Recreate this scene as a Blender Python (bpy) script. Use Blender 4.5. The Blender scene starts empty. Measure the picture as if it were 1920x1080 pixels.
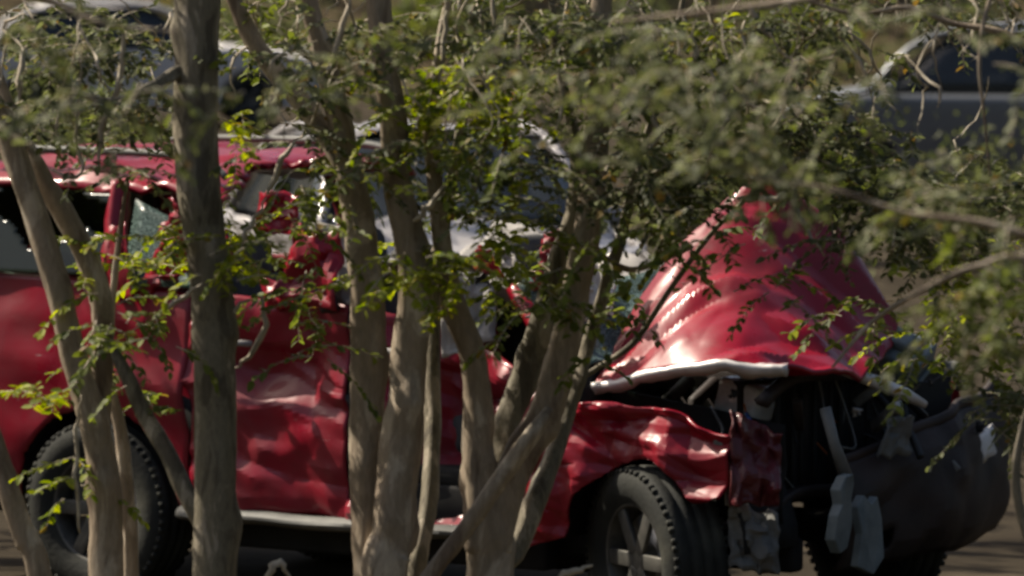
import bpy, math, random
import numpy as np
from mathutils import Vector, Matrix, noise

random.seed(7)
rng = np.random.default_rng(7)
R = math.radians
scene = bpy.context.scene
col = scene.collection

# ------------------------------------------------------------------ camera
FPX = 11250.0                      # focal length in photo pixels (1920 wide)
CAMZ = 3.125
PITCH = math.atan(780 / FPX)
cam = bpy.data.cameras.new('camera')
cam.sensor_width = 36.0
cam.lens = FPX / 1920 * 36.0
cam.clip_start = 0.5
cam.clip_end = 2000
cam.dof.use_dof = True
cam.dof.focus_distance = 19.5
cam.dof.aperture_fstop = 5.0
camo = bpy.data.objects.new('camera', cam)
camo.location = (0, 0, CAMZ)
camo.rotation_euler = (math.pi / 2 - PITCH, 0, 0)
col.objects.link(camo)
scene.camera = camo

# ------------------------------------------------------------------ sky and sun
SUN = Vector((-0.80, 0.40, 0.98)).normalized()
w = bpy.data.worlds.new('World')
scene.world = w
w.use_nodes = True
nt = w.node_tree
sky = nt.nodes.new('ShaderNodeTexSky')
sky.sky_type = 'NISHITA'
sky.sun_disc = False
sky.dust_density = 4.0
sky.ozone_density = 0.4
sky.sun_elevation = math.asin(SUN.z)
sky.sun_rotation = math.atan2(SUN.x, SUN.y)
bg = nt.nodes['Background']
bg.inputs['Strength'].default_value = 0.072
nt.links.new(sky.outputs[0], bg.inputs[0])
sl = bpy.data.lights.new('sun', 'SUN')
sl.energy = 5.0
sl.angle = R(0.53)
sl.color = (1.0, 0.90, 0.74)
so = bpy.data.objects.new('sun', sl)
so.rotation_euler = (-SUN).to_track_quat('-Z', 'Y').to_euler()
so.location = (-20, 20, 30)
col.objects.link(so)

scene.view_settings.view_transform = 'Standard'
scene.view_settings.look = 'None'
scene.view_settings.gamma = 1.0
scene.view_settings.exposure = 0.85
scene.render.filter_size = 2.0
scene.cycles.filter_width = 2.0

# ------------------------------------------------------------------ helpers
CP, SP = math.cos(PITCH), math.sin(PITCH)


def P(px, py, Y):
    """A photo pixel at a distance of Y metres in front of the camera -> world point."""
    cx, cy = (px - 960) / FPX, (540 - py) / FPX
    d = Vector((cx, CP + cy * SP, -SP + cy * CP))
    return Vector((0, 0, CAMZ)) + d * (Y / d.y)


def tag(o, label=None, cat=None, group=None, kind=None):
    if label:
        o['label'] = label
    if cat:
        o['category'] = cat
    if group:
        o['group'] = group
    if kind:
        o['kind'] = kind
    return o


def empty(name, loc, rz=0.0):
    o = bpy.data.objects.new(name, None)
    o.empty_display_size = 0.2
    o.location = loc
    o.rotation_euler = (0, 0, rz)
    col.objects.link(o)
    return o


class MB:
    def __init__(s):
        s.v, s.f = [], []

    def box(s, c, size, rot=None):
        c = Vector(c)
        hx, hy, hz = [q / 2 for q in size]
        M = rot if rot is not None else Matrix.Identity(3)
        b = len(s.v)
        for x in (-hx, hx):
            for y in (-hy, hy):
                for z in (-hz, hz):
                    s.v.append(c + M @ Vector((x, y, z)))
        for q in ((0, 1, 3, 2), (4, 6, 7, 5), (0, 4, 5, 1), (2, 3, 7, 6), (0, 2, 6, 4), (1, 5, 7, 3)):
            s.f.append([b + i for i in q])
        return s

    def tube(s, pts, rad, seg=10, cap=True, rough=0.0, rscale=1.0, seed=0.0, flat=1.0, knots=()):
        pts = [Vector(p) for p in pts]
        n = len(pts)
        if not hasattr(rad, '__len__'):
            rad = [rad] * n
        b = len(s.v)
        up = Vector((0.31, 0.87, 0.1)).normalized()
        for i, p in enumerate(pts):
            t = (pts[min(i + 1, n - 1)] - pts[max(i - 1, 0)])
            if t.length < 1e-9:
                t = Vector((0, 0, 1))
            t.normalize()
            a = up - t * up.dot(t)
            if a.length < 1e-4:
                a = Vector((1, 0, 0)) - t * t.x
            a.normalize()
            up = a
            c = t.cross(a)
            for k in range(seg):
                th = 2 * math.pi * k / seg
                d = a * math.cos(th) + c * math.sin(th) * flat
                r = rad[i]
                if rough:
                    r *= 1 + rough * .55 * math.sin(3 * th + p.z * 5 + seed) + rough * .35 * math.sin(5 * th - p.z * 3 + seed * 2)
                for (kf, kt, ka) in knots:
                    e_ = ((i / n - kf) / .018) ** 2 + (math.sin((th - kt) / 2) / .28) ** 2
                    if e_ < 6:
                        r *= 1 + ka * math.exp(-e_)
                if rough:
                    q = p * rscale + d * 0.55 + Vector((seed, seed * 2.1, 0))
                    q = Vector((q.x, q.y, q.z * 0.55))
                    r *= 1 + rough * (noise.noise(q * 1.7) + 0.45 * noise.noise(q * 5.0))
                s.v.append(p + d * r)
        for i in range(n - 1):
            for k in range(seg):
                k2 = (k + 1) % seg
                s.f.append([b + i * seg + k, b + i * seg + k2, b + (i + 1) * seg + k2, b + (i + 1) * seg + k])
        if cap:
            s.f.append([b + k for k in range(seg)][::-1])
            s.f.append([b + (n - 1) * seg + k for k in range(seg)])
        return s

    def lathe(s, prof, seg=40, axis='y', c=(0, 0, 0)):
        """prof: list of (along axis, radius); axis y."""
        c = Vector(c)
        b = len(s.v)
        n = len(prof)
        for (h, r) in prof:
            for k in range(seg):
                th = 2 * math.pi * k / seg
                s.v.append(c + Vector((r * math.cos(th), h, r * math.sin(th))))
        for i in range(n - 1):
            for k in range(seg):
                k2 = (k + 1) % seg
                s.f.append([b + i * seg + k, b + (i + 1) * seg + k, b + (i + 1) * seg + k2, b + i * seg + k2])
        return s

    def grid(s, fn, nu, nv, mask=None):
        b = len(s.v)
        for i in range(nu + 1):
            for j in range(nv + 1):
                s.v.append(Vector(fn(i / nu, j / nv)))
        for i in range(nu):
            for j in range(nv):
                if mask and not mask((i + .5) / nu, (j + .5) / nv):
                    continue
                a = b + i * (nv + 1) + j
                s.f.append([a, a + nv + 1, a + nv + 2, a + 1])
        return s

    def build(s, name, mat, parent=None, smooth=True, thick=0.0, bevel=0.0, off=(0, 0, 0)):
        me = bpy.data.meshes.new(name)
        o_ = Vector(off)
        me.from_pydata([tuple(v - o_) for v in s.v], [], s.f)
        me.validate()
        me.polygons.foreach_set('use_smooth', [smooth] * len(me.polygons))
        me.materials.append(mat)
        o = bpy.data.objects.new(name, me)
        col.objects.link(o)
        if parent is not None:
            o.parent = parent
        if thick and len(s.f) > 60:
            me.set_sharp_from_angle(angle=R(13))
        if thick:
            m = o.modifiers.new('thickness', 'SOLIDIFY')
            m.thickness = thick
            m.offset = 0
        if bevel:
            m = o.modifiers.new('bevel', 'BEVEL')
            m.width = bevel
            m.segments = 2
            m.limit_method = 'ANGLE'
        return o


def smoothpath(pts, n):
    """Catmull-Rom through pts of any dimension, n samples."""
    p = np.array(pts, float)
    m = len(p)
    t = np.linspace(0, m - 1, n)
    out = []
    for q in t:
        i = min(int(q), m - 2)
        u = q - i
        p0 = p[max(i - 1, 0)]
        p1 = p[i]
        p2 = p[i + 1]
        p3 = p[min(i + 2, m - 1)]
        out.append(0.5 * ((2 * p1) + (-p0 + p2) * u + (2 * p0 - 5 * p1 + 4 * p2 - p3) * u * u + (-p0 + 3 * p1 - 3 * p2 + p3) * u ** 3))
    return np.array(out)


def lerp(a, b, t):
    return a + (b - a) * t


def interp(x, xs, ys):
    return float(np.interp(x, xs, ys))


# ------------------------------------------------------------------ materials
def new_mat(name):
    m = bpy.data.materials.new(name)
    m.use_nodes = True
    n = m.node_tree
    return m, n, n.nodes['Principled BSDF']


def node(nt_, t, **kw):
    n = nt_.nodes.new(t)
    for k, v in kw.items():
        if k in n.inputs:
            n.inputs[k].default_value = v
        else:
            setattr(n, k, v)
    return n


def ramp(nt_, fac, stops):
    r = nt_.nodes.new('ShaderNodeValToRGB')
    e = r.color_ramp.elements
    while len(e) < len(stops):
        e.new(0.5)
    for i, (p, c) in enumerate(stops):
        e[i].position = p
        e[i].color = (*c, 1) if len(c) == 3 else c
    nt_.links.new(fac, r.inputs[0])
    return r


def mottled(name, stops, scale=3.0, detail=6, rough=0.8, bump=0.0, bscale=30, stretch=(1, 1, 1), spec=0.3, metallic=0.0, coat=0.0, dist=0.01):
    m, n, b = new_mat(name)
    tc = node(n, 'ShaderNodeTexCoord')
    mp = node(n, 'ShaderNodeMapping')
    mp.inputs['Scale'].default_value = stretch
    n.links.new(tc.outputs['Object'], mp.inputs[0])
    nz = node(n, 'ShaderNodeTexNoise', Scale=scale, Detail=detail, Roughness=0.62)
    n.links.new(mp.outputs[0], nz.inputs['Vector'])
    r = ramp(n, nz.outputs[0], stops)
    n.links.new(r.outputs[0], b.inputs['Base Color'])
    b.inputs['Roughness'].default_value = rough
    b.inputs['Specular IOR Level'].default_value = spec
    b.inputs['Metallic'].default_value = metallic
    b.inputs['Coat Weight'].default_value = coat
    if bump:
        nb = node(n, 'ShaderNodeTexNoise', Scale=bscale, Detail=5, Roughness=0.6)
        n.links.new(mp.outputs[0], nb.inputs['Vector'])
        bp = node(n, 'ShaderNodeBump', Strength=bump, Distance=dist)
        n.links.new(nb.outputs[0], bp.inputs['Height'])
        n.links.new(bp.outputs[0], b.inputs['Normal'])
    return m


def paint(name, base, dust, dust_amt=0.5, rough=0.22, scale=2.2, metallic=0.0):
    m, n, b = new_mat(name)
    tc = node(n, 'ShaderNodeTexCoord')
    nz = node(n, 'ShaderNodeTexNoise', Scale=scale, Detail=9, Roughness=0.68)
    n.links.new(tc.outputs['Object'], nz.inputs['Vector'])
    r = ramp(n, nz.outputs[0], [(0.38, (0, 0, 0)), (0.85, (1, 1, 1))])
    # long scuffs
    mp = node(n, 'ShaderNodeMapping')
    mp.inputs['Scale'].default_value = (1.2, 4, 14)
    n.links.new(tc.outputs['Object'], mp.inputs[0])
    ns = node(n, 'ShaderNodeTexNoise', Scale=2.0, Detail=6, Roughness=0.7)
    n.links.new(mp.outputs[0], ns.inputs['Vector'])
    rs = ramp(n, ns.outputs[0], [(0.60, (0, 0, 0)), (0.72, (1, 1, 1))])
    mx = node(n, 'ShaderNodeMath', operation='MAXIMUM')
    sc = node(n, 'ShaderNodeMath', operation='MULTIPLY')
    sc.inputs[1].default_value = 0.45
    n.links.new(rs.outputs[0], sc.inputs[0])
    n.links.new(r.outputs[0], mx.inputs[0])
    n.links.new(sc.outputs[0], mx.inputs[1])
    am = node(n, 'ShaderNodeMath', operation='MULTIPLY')
    am.inputs[1].default_value = dust_amt
    n.links.new(mx.outputs[0], am.inputs[0])
    mix = node(n, 'ShaderNodeMix', data_type='RGBA')
    mix.inputs['A'].default_value = (*base, 1)
    mix.inputs['B'].default_value = (*dust, 1)
    n.links.new(am.outputs[0], mix.inputs['Factor'])
    mp3 = node(n, 'ShaderNodeMapping')
    mp3.inputs['Scale'].default_value = (2.0, 3.0, 17)
    mp3.inputs['Rotation'].default_value = (0, .22, 0)
    n.links.new(tc.outputs['Object'], mp3.inputs[0])
    n3 = node(n, 'ShaderNodeTexNoise', Scale=2.4, Detail=8, Roughness=0.75)
    n.links.new(mp3.outputs[0], n3.inputs['Vector'])
    r3 = ramp(n, n3.outputs[0], [(0.655, (0, 0, 0)), (0.69, (1, 1, 1))])
    mix3 = node(n, 'ShaderNodeMix', data_type='RGBA')
    mix3.inputs['B'].default_value = (0.33, 0.27, 0.26, 1)  # pale scuff streaks that also paint in bright crease highlights
    n.links.new(mix.outputs['Result'], mix3.inputs['A'])
    n.links.new(r3.outputs[0], mix3.inputs['Factor'])
    n.links.new(mix3.outputs['Result'], b.inputs['Base Color'])
    ro = node(n, 'ShaderNodeMath', operation='MULTIPLY_ADD')
    ro.inputs[1].default_value = 0.5
    ro.inputs[2].default_value = rough
    n.links.new(am.outputs[0], ro.inputs[0])
    n.links.new(ro.outputs[0], b.inputs['Roughness'])
    b.inputs['Metallic'].default_value = metallic
    b.inputs['Specular IOR Level'].default_value = 0.28
    b.inputs['Coat Weight'].default_value = 0.15
    b.inputs['Coat Roughness'].default_value = 0.10
    nb = node(n, 'ShaderNodeTexNoise', Scale=9.0, Detail=3)
    n.links.new(tc.outputs['Object'], nb.inputs['Vector'])
    bp = node(n, 'ShaderNodeBump', Strength=0.05, Distance=0.02)
    n.links.new(nb.outputs[0], bp.inputs['Height'])
    n.links.new(bp.outputs[0], b.inputs['Normal'])
    return m


def leafmat(name, dark, light, trans=0.35):
    m, n, b = new_mat(name)
    geo = node(n, 'ShaderNodeNewGeometry')
    oi = node(n, 'ShaderNodeObjectInfo')
    ad = node(n, 'ShaderNodeMath', operation='ADD')
    n.links.new(geo.outputs['Random Per Island'], ad.inputs[0])
    n.links.new(oi.outputs['Random'], ad.inputs[1])
    fr = node(n, 'ShaderNodeMath', operation='FRACT')
    n.links.new(ad.outputs[0], fr.inputs[0])
    r = ramp(n, fr.outputs[0], [(0.0, dark), (0.7, light), (0.93, tuple(c * 1.5 for c in light)), (1.0, (0.14, 0.085, 0.025))])
    n.links.new(r.outputs[0], b.inputs['Base Color'])
    b.inputs['Roughness'].default_value = 0.6
    b.inputs['Specular IOR Level'].default_value = 0.25
    tr = node(n, 'ShaderNodeBsdfTranslucent')
    hs = node(n, 'ShaderNodeHueSaturation', Saturation=1.15, Value=1.7)
    n.links.new(r.outputs[0], hs.inputs['Color'])
    n.links.new(hs.outputs[0], tr.inputs[0])
    ms = node(n, 'ShaderNodeMixShader')
    ms.inputs[0].default_value = trans
    n.links.new(b.outputs[0], ms.inputs[1])
    n.links.new(tr.outputs[0], ms.inputs[2])
    n.links.new(ms.outputs[0], n.nodes['Material Output'].inputs[0])
    return m


M = {}
M['red'] = paint('red_paint', (0.215, 0.0006, 0.011), (0.05, 0.014, 0.018), 0.75, 0.27)
M['red_dusty'] = paint('red_paint_dusty', (0.20, 0.0015, 0.014), (0.11, 0.030, 0.034), 0.9, 0.26)
M['maroon'] = paint('dull_maroon_paint', (0.085, 0.006, 0.010), (0.05, 0.03, 0.026), 0.9, 0.35)  # darker, duller red than the main panels
M['silver'] = paint('silver_paint', (0.30, 0.29, 0.30), (0.16, 0.135, 0.11), 0.8, 0.35, metallic=0.3)
M['grey_paint'] = paint('dark_grey_paint', (0.13, 0.14, 0.155), (0.16, 0.15, 0.13), 0.5, 0.28, metallic=0.3)
M['pale_paint'] = paint('pale_paint', (0.52, 0.50, 0.49), (0.3, 0.26, 0.22), 0.5, 0.3)
M['black_plastic'] = mottled('black_plastic', [(0.3, (0.010, 0.011, 0.012)), (0.7, (0.028, 0.027, 0.026))], 6, rough=0.5, bump=0.2, bscale=60)
M['dark_trim'] = mottled('dark_trim', [(0.3, (0.013, 0.010, 0.009)), (0.7, (0.042, 0.029, 0.025))], 4, rough=0.65, bump=0.15, bscale=30)
M['underbody'] = mottled('underbody', [(0.3, (0.006, 0.006, 0.006)), (0.7, (0.02, 0.019, 0.017))], 5, rough=0.85)
M['rubber'] = mottled('tyre_rubber', [(0.3, (0.009, 0.010, 0.009)), (0.5, (0.016, 0.017, 0.014)), (0.72, (0.040, 0.040, 0.030))], 5, rough=0.8, bump=0.3, bscale=50)
M['alloy'] = mottled('wheel_alloy', [(0.3, (0.04, 0.04, 0.038)), (0.7, (0.13, 0.125, 0.11))], 8, rough=0.5, metallic=0.4)
M['steel'] = mottled('bare_steel', [(0.3, (0.22, 0.22, 0.22)), (0.7, (0.48, 0.47, 0.46))], 9, rough=0.4, metallic=0.7, bump=0.1)
M['pale_metal'] = mottled('bright_metal', [(0.3, (0.40, 0.38, 0.37)), (0.7, (0.66, 0.64, 0.62))], 9, rough=0.45, metallic=0.25, bump=0.1)  # pale enough to paint the white highlight on the hood edge
M['grey_plastic'] = mottled('grey_plastic', [(0.3, (0.07, 0.07, 0.065)), (0.7, (0.15, 0.15, 0.14))], 6, rough=0.6)
M['blue_grey'] = mottled('blue_grey_plastic', [(0.3, (0.07, 0.09, 0.095)), (0.7, (0.15, 0.175, 0.18))], 9, rough=0.55)
M['cloth_white'] = mottled('airbag_cloth', [(0.3, (0.55, 0.50, 0.45)), (0.7, (0.78, 0.74, 0.70))], 5, rough=0.9, bump=0.3, bscale=14, dist=0.03)
M['liner'] = mottled('grey_liner', [(0.3, (0.20, 0.19, 0.18)), (0.7, (0.36, 0.34, 0.32))], 5, rough=0.95)
M['seat'] = mottled('seat_cloth', [(0.3, (0.03, 0.03, 0.032)), (0.7, (0.07, 0.068, 0.066))], 9, rough=0.95)
M['lens_amber'] = mottled('amber_lens', [(0.3, (0.35, 0.09, 0.01)), (0.7, (0.5, 0.16, 0.02))], 12, rough=0.2)
M['lens_red'] = mottled('red_lens', [(0.3, (0.25, 0.005, 0.005)), (0.7, (0.35, 0.01, 0.01))], 12, rough=0.15)
M['lens_clear'] = mottled('clear_lens', [(0.3, (0.35, 0.36, 0.36)), (0.7, (0.6, 0.6, 0.6))], 12, rough=0.15)
M['white_card'] = mottled('white_label', [(0.3, (0.55, 0.53, 0.5)), (0.7, (0.7, 0.68, 0.66))], 4, rough=0.7)


def glassmat(name, tint, alpha_rough=0.05, crack=0.0, trans=0.55):
    m, n, b = new_mat(name)
    b.inputs['Base Color'].default_value = (*tint, 1)
    b.inputs['Roughness'].default_value = alpha_rough
    b.inputs['Specular IOR Level'].default_value = 0.35
    tb = node(n, 'ShaderNodeBsdfTransparent')
    tb.inputs[0].default_value = (0.55, 0.66, 0.60, 1)
    ms = node(n, 'ShaderNodeMixShader')
    ms.inputs[0].default_value = trans
    if crack:
        tc = node(n, 'ShaderNodeTexCoord')
        vo = node(n, 'ShaderNodeTexVoronoi', feature='DISTANCE_TO_EDGE', Scale=75.0)
        n.links.new(tc.outputs['Object'], vo.inputs['Vector'])
        r = ramp(n, vo.outputs[0], [(0.0, (0.20, 0.27, 0.25)), (0.10, tint)])
        n.links.new(r.outputs[0], b.inputs['Base Color'])
        r2 = ramp(n, vo.outputs[0], [(0.0, (0.1,) * 3), (0.14, (trans,) * 3)])
        n.links.new(r2.outputs[0], ms.inputs[0])
    n.links.new(b.outputs[0], ms.inputs[1])
    n.links.new(tb.outputs[0], ms.inputs[2])
    n.links.new(ms.outputs[0], n.nodes['Material Output'].inputs[0])
    return m


M['glass'] = glassmat('dark_glass', (0.012, 0.016, 0.013), 0.12, 0, 0.15)
M['glass_car'] = glassmat('car_glass', (0.03, 0.035, 0.04), 0.06, 0, 0.2)
M['glass_broken'] = glassmat('shattered_glass', (0.02, 0.042, 0.036), 0.3, 1, 0.5)


def barkmat(name, a, b_, c, scale=5.0):
    m, n, b = new_mat(name)
    tc = node(n, 'ShaderNodeTexCoord')
    mp = node(n, 'ShaderNodeMapping')
    mp.inputs['Scale'].default_value = (1.7, 1.7, 0.55)
    n.links.new(tc.outputs['Object'], mp.inputs[0])
    n1 = node(n, 'ShaderNodeTexNoise', Scale=scale, Detail=5, Roughness=0.6, Distortion=0.6)
    n.links.new(mp.outputs[0], n1.inputs['Vector'])
    r = ramp(n, n1.outputs[0], [(0.39, a), (0.46, b_), (0.545, b_), (0.60, c)])
    n2 = node(n, 'ShaderNodeTexNoise', Scale=scale * 7, Detail=4, Roughness=0.7)
    n.links.new(mp.outputs[0], n2.inputs['Vector'])
    mx = node(n, 'ShaderNodeMix', data_type='RGBA', blend_type='MULTIPLY')
    mx.inputs['Factor'].default_value = 0.55
    r2 = ramp(n, n2.outputs[0], [(0.3, (0.45,) * 3), (0.7, (1.15,) * 3)])
    n.links.new(r.outputs[0], mx.inputs['A'])
    n.links.new(r2.outputs[0], mx.inputs['B'])
    n.links.new(mx.outputs['Result'], b.inputs['Base Color'])
    b.inputs['Roughness'].default_value = 0.72
    b.inputs['Specular IOR Level'].default_value = 0.25
    bp = node(n, 'ShaderNodeBump', Strength=0.5, Distance=0.006)
    n.links.new(n2.outputs[0], bp.inputs['Height'])
    n.links.new(bp.outputs[0], b.inputs['Normal'])
    return m


M['bark'] = barkmat('myrtle_bark', (0.15, 0.11, 0.078), (0.265, 0.212, 0.155), (0.43, 0.365, 0.285))
M['bark_dark'] = barkmat('rough_bark', (0.085, 0.072, 0.052), (0.16, 0.14, 0.10), (0.30, 0.26, 0.20), 9.0)
M['twig'] = mottled('twig_bark', [(0.3, (0.20, 0.16, 0.11)), (0.7, (0.45, 0.40, 0.32))], 20, rough=0.7)
M['leaf'] = leafmat('myrtle_leaf', (0.045, 0.060, 0.012), (0.105, 0.125, 0.026), 0.4)
M['leaf_bright'] = leafmat('sunlit_leaf', (0.085, 0.12, 0.014), (0.21, 0.23, 0.030), 0.45)  # brighter leaf copy, sunlight put into the colour
M['leaf_dark'] = leafmat('shaded_leaf', (0.036, 0.045, 0.018), (0.088, 0.098, 0.040), 0.36)  # darker olive leaf copy, shade of the leaf masses put into the colour
M['ground'] = mottled('leaf_litter', [(0.3, (0.028, 0.022, 0.014)), (0.5, (0.065, 0.050, 0.030)), (0.62, (0.05, 0.055, 0.022)), (0.75, (0.13, 0.10, 0.065))], 1.4, detail=12, rough=0.95, bump=0.8, bscale=14, dist=0.06, spec=0.03)
M['road'] = mottled('asphalt', [(0.3, (0.018, 0.014, 0.010)), (0.55, (0.036, 0.029, 0.020)), (0.75, (0.075, 0.060, 0.042))], 1.2, detail=10, rough=0.9, bump=0.4, bscale=120, spec=0.03)
M['bank'] = mottled('bank_soil', [(0.3, (0.030, 0.020, 0.013)), (0.5, (0.075, 0.050, 0.032)), (0.7, (0.12, 0.085, 0.055))], 0.8, detail=12, rough=0.95, bump=0.9, bscale=4, dist=0.2, spec=0.03)

# ------------------------------------------------------------------ ground, road, bank
def ground_z(x, y):
    return 0.0


mb = MB()


def gfn(u, v):
    x = lerp(-220, 220, u)
    y = lerp(-60, 300, v)
    z = 0.0
    if y > 92:
        z = min((y - 92) * 0.42, 16) * (1 - math.exp(-(y - 92) / 6)) + 0.5 * noise.noise(Vector((x * .08, y * .08, 0)))
    return (x, y, z)


mb.grid(gfn, 110, 120)
tag(mb.build('ground', M['ground']), kind='structure')
mb = MB()
mb.grid(lambda u, v: (lerp(-90, 90, u), lerp(21.2, 84, v) + 0.15 * math.sin(u * 50), 0.004), 40, 10)
tag(mb.build('road', M['road']), kind='structure')

# ------------------------------------------------------------------ leaves
LV = np.array([(0, 0, 0), (0.30, 0.27, 0.05), (0.72, 0.21, 0.03), (1, 0, -0.10), (0.72, -0.21, 0.03), (0.30, -0.27, 0.05), (0.5, 0, -0.03)], float)
LF = [(0, 6, 1), (1, 6, 2), (2, 6, 3), (3, 6, 4), (4, 6, 5), (5, 6, 0)]


def leaf_mesh(name, mat):
    me = bpy.data.meshes.new(name)
    me.from_pydata([tuple(v) for v in LV], [], LF)
    me.materials.append(mat)
    return me


def leaves_object(name, T, mat, parent, off):
    """T: list of (pos, X, Y, Z, size)."""
    n = len(T)
    pos = np.array([t[0] for t in T]) - np.array(off)
    B = np.array([np.array(t[1]) for t in T])            # n,3,3 rows = axes
    s = np.array([t[2] for t in T])
    v = (LV[None, :, :] @ B) * s[:, None, None] + pos[:, None, :]
    V = v.reshape(-1, 3)
    F = (np.array(LF)[None] + (np.arange(n) * len(LV))[:, None, None]).reshape(-1, 3)
    me = bpy.data.meshes.new(name)
    me.vertices.add(len(V))
    me.vertices.foreach_set('co', V.astype(np.float32).ravel())
    me.loops.add(F.size)
    me.loops.foreach_set('vertex_index', F.astype(np.int32).ravel())
    me.polygons.add(len(F))
    me.polygons.foreach_set('loop_start', np.arange(0, F.size, 3, dtype=np.int32))
    me.materials.append(mat)
    me.update(calc_edges=True)
    o = bpy.data.objects.new(name, me)
    col.objects.link(o)
    o.parent = parent
    o['kind'] = 'stuff'
    return o


def spray(origin, length, droop, size, out_dir=None):
    """A leafy shoot: returns its twig points and leaf transforms."""
    if out_dir is None:
        th = random.uniform(0, 2 * math.pi)
        d = np.array([math.cos(th), math.sin(th), random.uniform(-0.5, 0.7)])
    else:
        d = np.array(out_dir) + rng.normal(0, 0.35, 3)
    d /= np.linalg.norm(d)
    k = max(3, int(length / (size * 0.55)))
    p = np.array(origin, float)
    tw = [p.copy()]
    L = []
    side = np.cross(d, (0, 0, 1.0))
    side /= (np.linalg.norm(side) + 1e-6)
    for i in range(k):
        d = d + np.array([0, 0, -droop / k]) + rng.normal(0, 0.08, 3)
        d /= np.linalg.norm(d)
        p = p + d * (length / k)
        tw.append(p.copy())
        for sg in (-1, 1):
            if random.random() < 0.12:
                continue
            x = d * random.uniform(0.3, 0.9) + side * sg * random.uniform(0.6, 1.1) + np.array([0, 0, random.uniform(-0.75, 0.35)])
            x /= np.linalg.norm(x)
            z = np.array([0, 0, 1.0]) + rng.normal(0, 0.45, 3)
            y = np.cross(z, x)
            y /= (np.linalg.norm(y) + 1e-6)
            z = np.cross(x, y)
            L.append((p.copy(), np.array([x, y, z]), size * random.uniform(0.65, 1.25)))
    return tw, L


class Tree:
    def __init__(s, name, base, label, group=None):
        s.root = empty(name, base)
        tag(s.root, label, 'tree', group)
        s.base = Vector(base)
        s.tw = MB()
        s.leaves = {}

    def stem(s, pts, name='stem', mat='bark', rough=0.13, Y=16.0, ground=None, seg=20, seed=None):
        """pts: (px, py, half width px[, Y])."""
        q = []
        for a in pts:
            y = a[3] if len(a) > 3 else Y
            w_ = P(a[0], a[1], y)
            q.append((w_.x, w_.y, w_.z, a[2] * .88 * y / FPX))
        if name == 'stem' and pts[0][1] < 0:          # carry the stem on up into its crown
            f_ = q[0]
            dx_ = max(-.25, min(.25, f_[0] - q[1][0]))
            q = [(f_[0] + dx_ * 2.2 + .1, f_[1] + .15, f_[2] + 1.35, .004), (f_[0] + dx_ * 1.2, f_[1] + .05, f_[2] + .65, f_[3] * .55)] + q
        if ground:
            gx, gy, gr = ground
            l = q[-1]
            q.append((lerp(l[0], gx, .6), lerp(l[1], gy, .6), l[2] * 0.45, lerp(l[3], gr, .5)))
            q.append((gx, gy, 0.12, gr * 1.1))
            q.append((gx, gy, -0.05, gr * 1.5))
        sp = smoothpath(q, max(40, len(q) * 12))
        kn = [(random.uniform(.1, .8), random.uniform(0, 6.28), random.uniform(.12, .32)) for _ in range(len(q))] if name == 'stem' else ()
        m = MB()
        sd = random.uniform(0, 20) if seed is None else seed
        m.tube([Vector(r[:3]) for r in sp], [r[3] for r in sp], seg=seg, rough=rough, rscale=9.0, seed=sd, knots=kn)
        return m.build(name, M[mat], s.root, off=s.base)

    def twig(s, pts, half, Y=16.0):
        q = [P(a[0], a[1], Y + (a[2] if len(a) > 2 else 0)) for a in pts]
        sp = smoothpath([tuple(v) for v in q], len(q) * 3)
        sp[1:-1] += rng.normal(0, .0035, sp[1:-1].shape)      # kinks at the nodes
        n = len(sp)
        m = MB()
        m.tube([Vector(r) for r in sp], [half * Y / FPX * min(1, .35 + 3.0 * i / n, .25 + 2.2 * (n - 1 - i) / n) for i in range(n)], seg=6, rough=0.2, rscale=14)
        m.build('twig', M['twig'], s.root, off=s.base)

    def cluster(s, px, py, rx, ry, n, Y=16.0, mat='leaf', size=0.042, length=0.22, droop=0.8, single=0, depth=0.3):
        c = P(px, py, Y)
        k = Y / FPX
        for i in range(n):
            a = rng.normal(0, 0.5, 3)
            o = np.array([c.x + a[0] * rx * k, c.y + a[1] * depth, c.z + a[2] * ry * k])
            tw, L = spray(o, length * random.uniform(0.5, 1.2), droop, size)
            s.tw.tube([Vector(t) for t in tw], [0.0022 * (1 - 0.6 * j / len(tw)) for j in range(len(tw))], seg=3, cap=False)
            if single and i < single:
                me = LEAFME[mat]
                for (p, B, sz) in L:
                    ob = bpy.data.objects.new('leaf', me)
                    col.objects.link(ob)
                    ob.parent = s.root
                    mt = Matrix(((B[0][0], B[1][0], B[2][0]), (B[0][1], B[1][1], B[2][1]), (B[0][2], B[1][2], B[2][2]))) * sz
                    ob.matrix_local = Matrix.Translation(Vector(p) - s.base) @ mt.to_4x4()
            else:
                s.leaves.setdefault(mat, []).extend(L)

    def crown(s, c, r, n, mat='leaf', size=0.05, zmin=2.85):
        """foliage above the frame"""
        for i in range(n):
            for _ in range(20):
                a = rng.uniform(-1, 1, 3)
                if np.dot(a, a) < 1 and noise.noise(Vector(a * 2.2) + Vector(c) * 3) > -0.12:
                    p = np.array(c) + a * np.array(r)
                    if p[2] > zmin:
                        break
            else:
                continue
            tw, L = spray(p, random.uniform(0.15, 0.35), 0.6, size)
            s.tw.tube([Vector(t) for t in tw], 0.0025, seg=3, cap=False)
            s.leaves.setdefault(mat, []).extend(L)

    def finish(s):
        for k, L in s.leaves.items():
            leaves_object('foliage', L, M[k], s.root, s.base)
        if s.tw.v:
            o = s.tw.build('shoots', M['twig'], s.root, off=s.base)
            o['kind'] = 'stuff'


LEAFME = {k: leaf_mesh('leaf', M[k]) for k in ('leaf', 'leaf_bright', 'leaf_dark')}


# ------------------------------------------------------------------ cars
def fold(p, scale, seed, ang, st=3.0):
    c, s_ = math.cos(ang), math.sin(ang)
    return crease((p[0] * c + p[1] * s_, (-p[0] * s_ + p[1] * c) * st, 0), scale, seed)


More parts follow.
